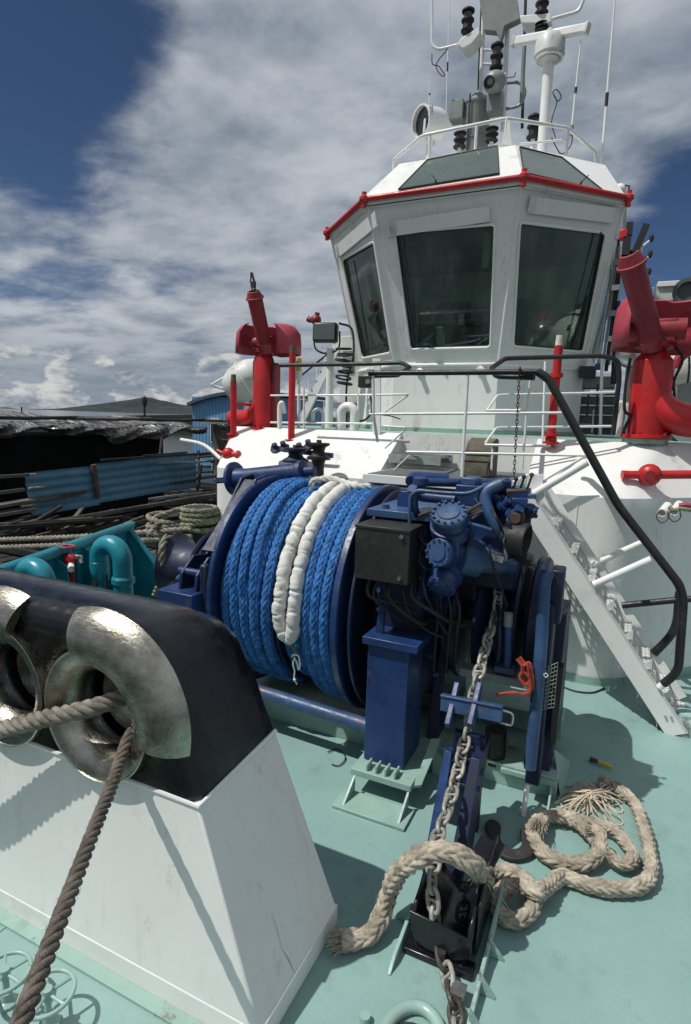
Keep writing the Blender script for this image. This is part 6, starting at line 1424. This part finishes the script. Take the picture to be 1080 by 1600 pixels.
def tealneck(cx, cy_top, y_, lab, R=.13, r=.085):
    # short gooseneck whose outlet faces left
    c = AY(cx, cy_top, y_); zt_ = c.z-r; t = thing('gooseneck_vent', lab, 'vent pipe', (c.x+R, y_, 0), 'gooseneck vent pipes')
    P = [V(c.x+R, y_, 0), V(c.x+R, y_, zt_-R)]
    for i in range(13): a_ = math.pi*i/12; P.append(V(c.x+R*math.cos(a_), y_-.0*i, zt_-R+R*math.sin(a_)))
    P.append(V(c.x-R, y_, zt_-R-.03)); MB().tube(P, r, 22).build('pipe', 'teal', t, smooth=60)
    e = P[-1]; MB().lathe(e-V(0, 0, .20), (0, 0, 1), [(0, r*.7), (.03, r*.95), (.12, r*1.08), (.2, r*1.02), (.21, r*.9)], 22).build('float_head', 'teal', t, smooth=40)
    MB().prism([e+V(.0, -r*1.1, -.22), e+V(.05, -r*1.1, -.22), e+V(.05, -r*1.12, -.14), e+V(.0, -r*1.12, -.14)], (0, -.003, 0)).build('sticker', 'ropegreen', t)
    MB().lathe(P[0]+V(0, 0, zt_-R-.20), (0, 0, 1), [(0, r*1.02), (.02, r*1.2), (.06, r*1.2), (.08, r*1.02)], 22).build('collar', 'teal', t)
    for k in range(3): MB().tube([V(c.x+.0+.02*k, y_-.05-.02*k, .1), V(c.x+.0+.02*k, y_-.05-.02*k, zt_-R-.1)], .012, 6).build('small_pipe', 'bluedark', t)
tealneck(172, 836, 3.55, 'teal gooseneck vent nearer the bulwark end, right of the pair', .135, .08)
tealneck(52, 871, 2.75, 'teal gooseneck vent half hidden behind the black cap, left of the pair', .12, .072)
# red hydrant between them
p = AY(110, 872, 3.3); t = thing('deck_hydrant', 'red fire hydrant valve on a white bracket against the teal bulwark', 'hydrant', (p.x, 3.3, 0))
MB().cyl((p.x, 3.3, 0), (p.x, 3.3, p.z-.02), .035).build('riser', 'reddark', t); MB().sphere(p+V(0, 0, -.02), .055, 14).build('valve', 'red', t); MB().torus(p+V(0, -.02, .10), (0, 0, 1), .05, .009, 18, 6).build('handwheel', 'redfade', t)
MB().cyl(p+V(0, 0, 0), p+V(0, 0, .1), .012).build('stem', 'silver', t); MB().tube([p+V(0, 0, -.04), p+V(.08, -.06, -.07)], .03, 12).build('outlet', 'cleanwhite', t); MB().box(p.x-.20, p.x+.05, 3.36, 3.38, p.z-.05, p.z+.01).build('bracket', 'oldwhite', t)
for k in range(5): MB().cyl((p.x-.1+.06*k, 3.28, .3), (p.x-.1+.06*k, 3.28, .62+.03*(k % 2)), .02).build('manifold_pipe', 'reddark', t)
for x in (-.16, .12): MB().cyl((p.x+x, 3.25, 0), (p.x+x, 3.25, p.z+.02), .012).build('bracket_leg', 'bluedark', t)
# bollards heaped with rope beyond the winch (on the deck edge)
for k, (px, py, yy, lab) in enumerate(((262, 812, 5.0, 'left mooring bitt of the pair behind the winch, heaped with grey rope'), (312, 800, 5.1, 'right mooring bitt of the pair behind the winch, ringed by greenish rope'))):
    p = AY(px, py-8, yy); t = thing('mooring_bitt', lab, 'bollard', (p.x, yy, 0), 'mooring bitts behind the winch')
    MB().lathe((p.x, yy, 0), (0, 0, 1), [(0, .14), (p.z-.12, .13), (p.z-.06, .15), (p.z-.0, .15), (p.z+.0, .12)], 24).build('post', 'rubber', t, smooth=40)
    random.seed(50+k); mb = MB()
    if k == 0: rs_ = [(.22, -.18), (.21, -.11), (.20, -.04), (.17, .0)]; mt = 'ropegrey'
    else: rs_ = [(.19, -.22), (.19, -.17), (.19, -.12), (.185, -.07), (.18, -.02)]; mt = 'ropegreen'
    for (rr, dz) in rs_:
        c = V(p.x, yy, p.z+dz); n_ = 26; tl = random.uniform(-.12, .12) if k == 0 else random.uniform(-.04, .04)
        P = [c+V(math.cos(math.tau*i/n_)*rr*(1+.05*random.uniform(-1, 1)), math.sin(math.tau*i/n_)*rr, tl*math.cos(math.tau*i/n_)*rr*4) for i in range(n_+1)]
        laid_rope(mb, smooth(P, 3), .030, rough=.12, n=6)
    mb.build('rope_coils', mt, t, smooth=60)
p = AY(250, 880, 3.55)
mb = MB(); P = smooth([AY(262, 838, 3.5), AY(254, 852, 3.42), AY(253, 880, 3.40), AY(249, 912, 3.42), AY(243, 930, 3.5)], 6); laid_rope(mb, P, .030, rough=.1); tag(mb.build('hanging_rope', 'ropegreen', smooth=60), 'greenish rope end hanging over the dark blue warping head', 'rope')
mb = MB(); P = smooth([AY(232, 838, 4.6), AY(243, 822, 4.75), AY(262, 806, 4.9)], 6); laid_rope(mb, P, .028, rough=.1); tag(mb.build('slack_rope', 'ropegrey', smooth=60), 'short grey rope sagging from the left mooring bitt', 'rope')
# mooring lines running ashore
for (a_, c_, lab) in (((-60, 845), (300, 826), 'upper of two pale mooring lines running out beyond the teal bulwark'), ((-60, 857), (300, 838), 'lower of two pale mooring lines running out beyond the teal bulwark')):
    P = smooth([AD(*a_, 7.5), AD((a_[0]+c_[0])/2, (a_[1]+c_[1])/2+3, 6.8), AD(*c_, 6.2)], 30); mb = MB(); laid_rope(mb, P, .032, n=6); tag(mb.build('mooring_line', 'ropegrey', smooth=60), lab, 'rope', 'mooring lines beyond the bulwark')

# ================================================================== FLOATING DOCK BEYOND
XD = -9.0
dkf = thing('floating_dock', 'dark timber raft dock floating beyond the bulwark', 'dock', (-11, 12, -1.6))
for i in range(26):
    x = -8.0-.36*i; w_ = .30; random.seed(300+i)
    MB().box(x-w_, x, 2.0+random.uniform(-.3, .3), 26, -1.55, -1.0+random.uniform(-.03, .03)).build('beam', 'darkwood' if i % 4 else 'wood', dkf)
for i in range(22):
    y = 3+1.05*i; MB().box(-17, -7.9+random.uniform(-.2, .2), y, y+.16, -.96, -.84).build('cross_beam', 'wood' if i % 3 == 0 else 'darkwood', dkf)
# long light planks (walkway) on the dock in front of the sheet
for k, (a_, c_, z, w_) in enumerate((((0, 790), (130, 768), -.30, .2), ((0, 803), (50, 795), -.4, .25), ((0, 830), (340, 772), -.75, .18), ((200, 820), (300, 800), -.8, .12), ((0, 745), (45, 742), .3, .05), ((0, 770), (38, 765), 0, .06))):
    p, q = AX(*a_, XD+.3*k*.2), AX(*c_, XD+.3*k*.2); t = MB().bar(p-(q-p)*.3, q, w_, .05, (0, 0, 1)).build('plank', 'wood', dkf)
random.seed(77)
for k in range(40):
    px, py = random.uniform(-20, 330), random.uniform(812, 840); p = AX(px, py, -8.3-random.random()); d = V(random.uniform(-.3, .3), random.uniform(.5, 1), random.uniform(-.1, .2)).normalized()
    MB().bar(p-d*random.uniform(.3, 1.0), p+d*random.uniform(.3, 1), .07, .05).build('loose_timber', random.choice(['wood', 'darkwood', 'darkwood', 'rust']), dkf)
# blue sheet metal fence
sh = thing('sheet_metal_fence', 'long low fence of weathered blue corrugated sheets on the dock', 'fence', (XD, 9, -.8))
q = [AX(38, 738, XD), AX(305, 710, XD), AX(308, 762, XD), AX(50, 806, XD)]
def sheetwave(p0, p1, p2, p3, nr, amp, name, mat, par):
    mb = MB(); nn = (p1-p0).cross(p3-p0).normalized(); vs = []; m2 = nr*6; nu = 24
    for i in range(m2+1):
        f = i/m2; a = p0.lerp(p3, f); c = p1.lerp(p2, f); w = math.sin(f*nr*math.tau); o = nn*(amp*max(-.4, w))
        for j in range(nu+1): vs.append(a.lerp(c, j/nu)+o+nn*(.012*math.sin(j*1.7+i*.1)))
    mb.add(vs, [(i*(nu+1)+j, i*(nu+1)+j+1, (i+1)*(nu+1)+j+1, (i+1)*(nu+1)+j) for i in range(m2) for j in range(nu)])
    return mb.build(name, mat, par, smooth=60)
tl, tr2, br2, bl2 = q
for a_, c_ in ((0, .335), (.33, .54), (.535, .83), (.825, 1.0)):
    dz = random.uniform(-.03, .03); sheetwave(tl.lerp(tr2, a_)+V(0, 0, dz), tl.lerp(tr2, c_)+V(0, 0, dz), bl2.lerp(br2, c_)+V(0, 0, dz), bl2.lerp(br2, a_)+V(0, 0, dz), 5, .018, 'sheet', 'sheet', sh)
pst = AX(148, 730, XD+.05); MB().tube([AX(146, 726, XD+.06), AX(153, 778, XD+.06)], .05, 6).build('post', 'rust', sh)
for (px, py) in ((48, 742), (60, 762), (48, 790)): MB().tube([AX(px-15, py+1, XD+.1), AX(px+8, py-1, XD+.1)], .02, 6).build('tie_wire', 'ropegrey', sh)
# covered shed
XS = -13.0
sd = thing('covered_shed', 'long dark shed hung with black net under wrinkled plastic roof sheets', 'shed', (XS-2, 16, -1))
def at(px, py, x=XS): return AX(px, py, x)
y_near, y_far = at(-80, 700).y, at(262, 700).y
a_ = at(255, 690); MB().box(XS-6, XS, y_near, a_.y, -1.3, at(200, 680).z).build('net_wall', 'net', sd)
# sagging wrinkled tarp
random.seed(9); nu, nv = 260, 18; vs = []
for i in range(nu+1):
    y = y_near+(at(312, 690).y-y_near)*i/nu; z0 = at(150, 653).z+(.05 if y < 12 else 0)
    for j in range(nv+1):
        f = j/nv
        wv = .10*math.sin(y*2.3+3*math.sin(y*.7))+.07*math.sin(y*6.1+j)+.05*random.uniform(-1, 1)
        if f < .55: g = f/.55; x = XS-3.0+3.15*g; z = z0-.25*g+.05*math.sin(y*1.3+g*9)+.03*random.uniform(-1, 1)
        else: g = (f-.55)/.45; x = XS+.15+.15*math.sin(g*3.1)+wv*.8; z = z0-.25-g*(.27+.10*math.sin(y*1.1)+.08*math.sin(y*3.7))+wv*.2
        vs.append(V(x, y, z))
mb = MB(); m_ = nv+1; mb.add(vs, [(i*m_+j, i*m_+j+1, (i+1)*m_+j+1, (i+1)*m_+j) for i in range(nu) for j in range(nv)]); mb.build('plastic_sheet', 'tarp', sd, smooth=28)
for k in range(8):
    y = y_near+2.6*k+2; c = V(XS-.5+.1*k, y, at(150, 653).z-.12); MB().tube([c+V(-.2, -1.9, .10), c+V(.3, 0, .08), c+V(.1, 1.7, .12)], .045, 6).build('roof_pole', 'wood' if k % 2 else 'darkwood', sd)
# debris and poles beyond, right of the shed
dk2 = thing('dock_clutter', 'stacked poles and scaffold rails on the dock between the shed and the blue building', 'poles', (-10, 18, -1))
random.seed(31)
for k in range(34):
    px = random.uniform(250, 355); py = random.uniform(688, 800); X_ = random.uniform(-10.5, -8.6); p = AX(px, py, X_); d = V(random.uniform(-.3, .3), 1, random.uniform(-.03, .05)).normalized() if k % 4 else V(random.uniform(-.2, .2), .1, 1).normalized()
    L = random.uniform(.5, 1.6) if k % 4 else random.uniform(.2, .6); MB().bar(p-d*L, p+d*L, .05, .04).build('pole', random.choice(['wood', 'darkwood', 'grey', 'darkwood', 'rust']), dk2)
# white bent rail
tag(MB().tube(smooth([AD(283, 687, 7.2), AD(318, 695, 7.0), AD(345, 717, 6.8)], 5), .022, 8).build('white_rail_end', 'cleanwhite'), 'thin bent white rail end left of the deckhouse corner', 'rail')
# blue building
YB = 34
bb = thing('blue_building', 'blue clad building with curved dark roof beyond the dock', 'building', tuple(AY(350, 700, YB)))
x0_, x1_ = AY(301, 650, YB).x, AY(440, 650, YB).x; zt_ = AY(330, 620, YB).z
MB().box(x0_, x1_, YB, YB+6, -1.5, zt_).build('wall', 'bluebldg', bb)
prf = smooth([AY(292, 629, YB-.4), AY(315, 620, YB-.4), AY(345, 613, YB-.4), AY(385, 611, YB-.4), AY(440, 614, YB-.4)], 5)
MB().prism(prf+[p-V(0, 0, .22) for p in reversed(prf)], (0, 7, 0)).build('roof', 'slate', bb)
for k in range(26): x = x0_+(x1_-x0_)*k/26; MB().box(x, x+.05, YB-.03, YB, -1, zt_-.05).build('cladding_rib', 'bluebldg', bb)
for (a_, b_, c_, d_) in ((331, 655, 342, 690), (352, 660, 392, 672)):
    p, q = AY(a_, b_, YB), AY(c_, d_, YB); w_ = MB().box(p.x-.1, q.x+.1, YB-.08, YB-.03, q.z-.1, p.z+.1).build('window', 'oldwhite', bb); MB().box(p.x, q.x, YB-.12, YB-.08, q.z, p.z).build('pane', 'lamp', w_)
low = thing('low_shed', 'low grey shed with cluttered eaves in front of the blue building', 'shed', tuple(AY(365, 700, 26)))
p, q = AY(333, 664, 26), AY(420, 700, 26); MB().box(p.x, q.x, 26, 29, -1.4, p.z).build('wall', 'wood', low); MB().bar(AY(325, 661, 25.8), AY(425, 658, 25.8), .9, .12).build('roof', 'grey', low)
MB().box(AY(345, 675, 25.9).x, AY(360, 690, 25.9).x, 25.92, 25.99, AY(345, 690, 25.9).z, AY(345, 672, 25.9).z).build('window', 'lamp', low)
MB().torus(AY(350, 677, 24), (0, 1, .2), .35, .04, 20, 6).build('hose_reel', 'rubber', low)
# mound of vegetation/low shore behind shed on left edge
b = MB(); vs = []
pts = smooth([AY(-60, 655, 90), AY(20, 652, 90), AY(90, 651, 90), AY(300, 648, 90), AY(460, 650, 90)], 6)
b.prism(pts+[V(p.x, p.y, -1.8) for p in reversed(pts)], (0, 12, 0)); kindof(b.build('far_shore', 'hill'), 'structure')
t = thing('signal_pole', 'small pole with a dark head on the shed roof against the hill', 'pole', tuple(AY(226, 648, 20)))
MB().cyl(AY(226, 650, 20), AY(226, 628, 20), .05, n=6).build('pole', 'darkwood', t); MB().sphere(AY(226, 627, 20), .12, 8, (1, 1, 2)).build('head', 'darkwood', t)
t = thing('roof_stick', 'short stick on the shed roof near the left edge', 'stick', tuple(AY(34, 650, 18))); MB().cyl(AY(34, 650, 18), AY(34, 636, 18), .03, n=6).build('stick', 'darkwood', t)
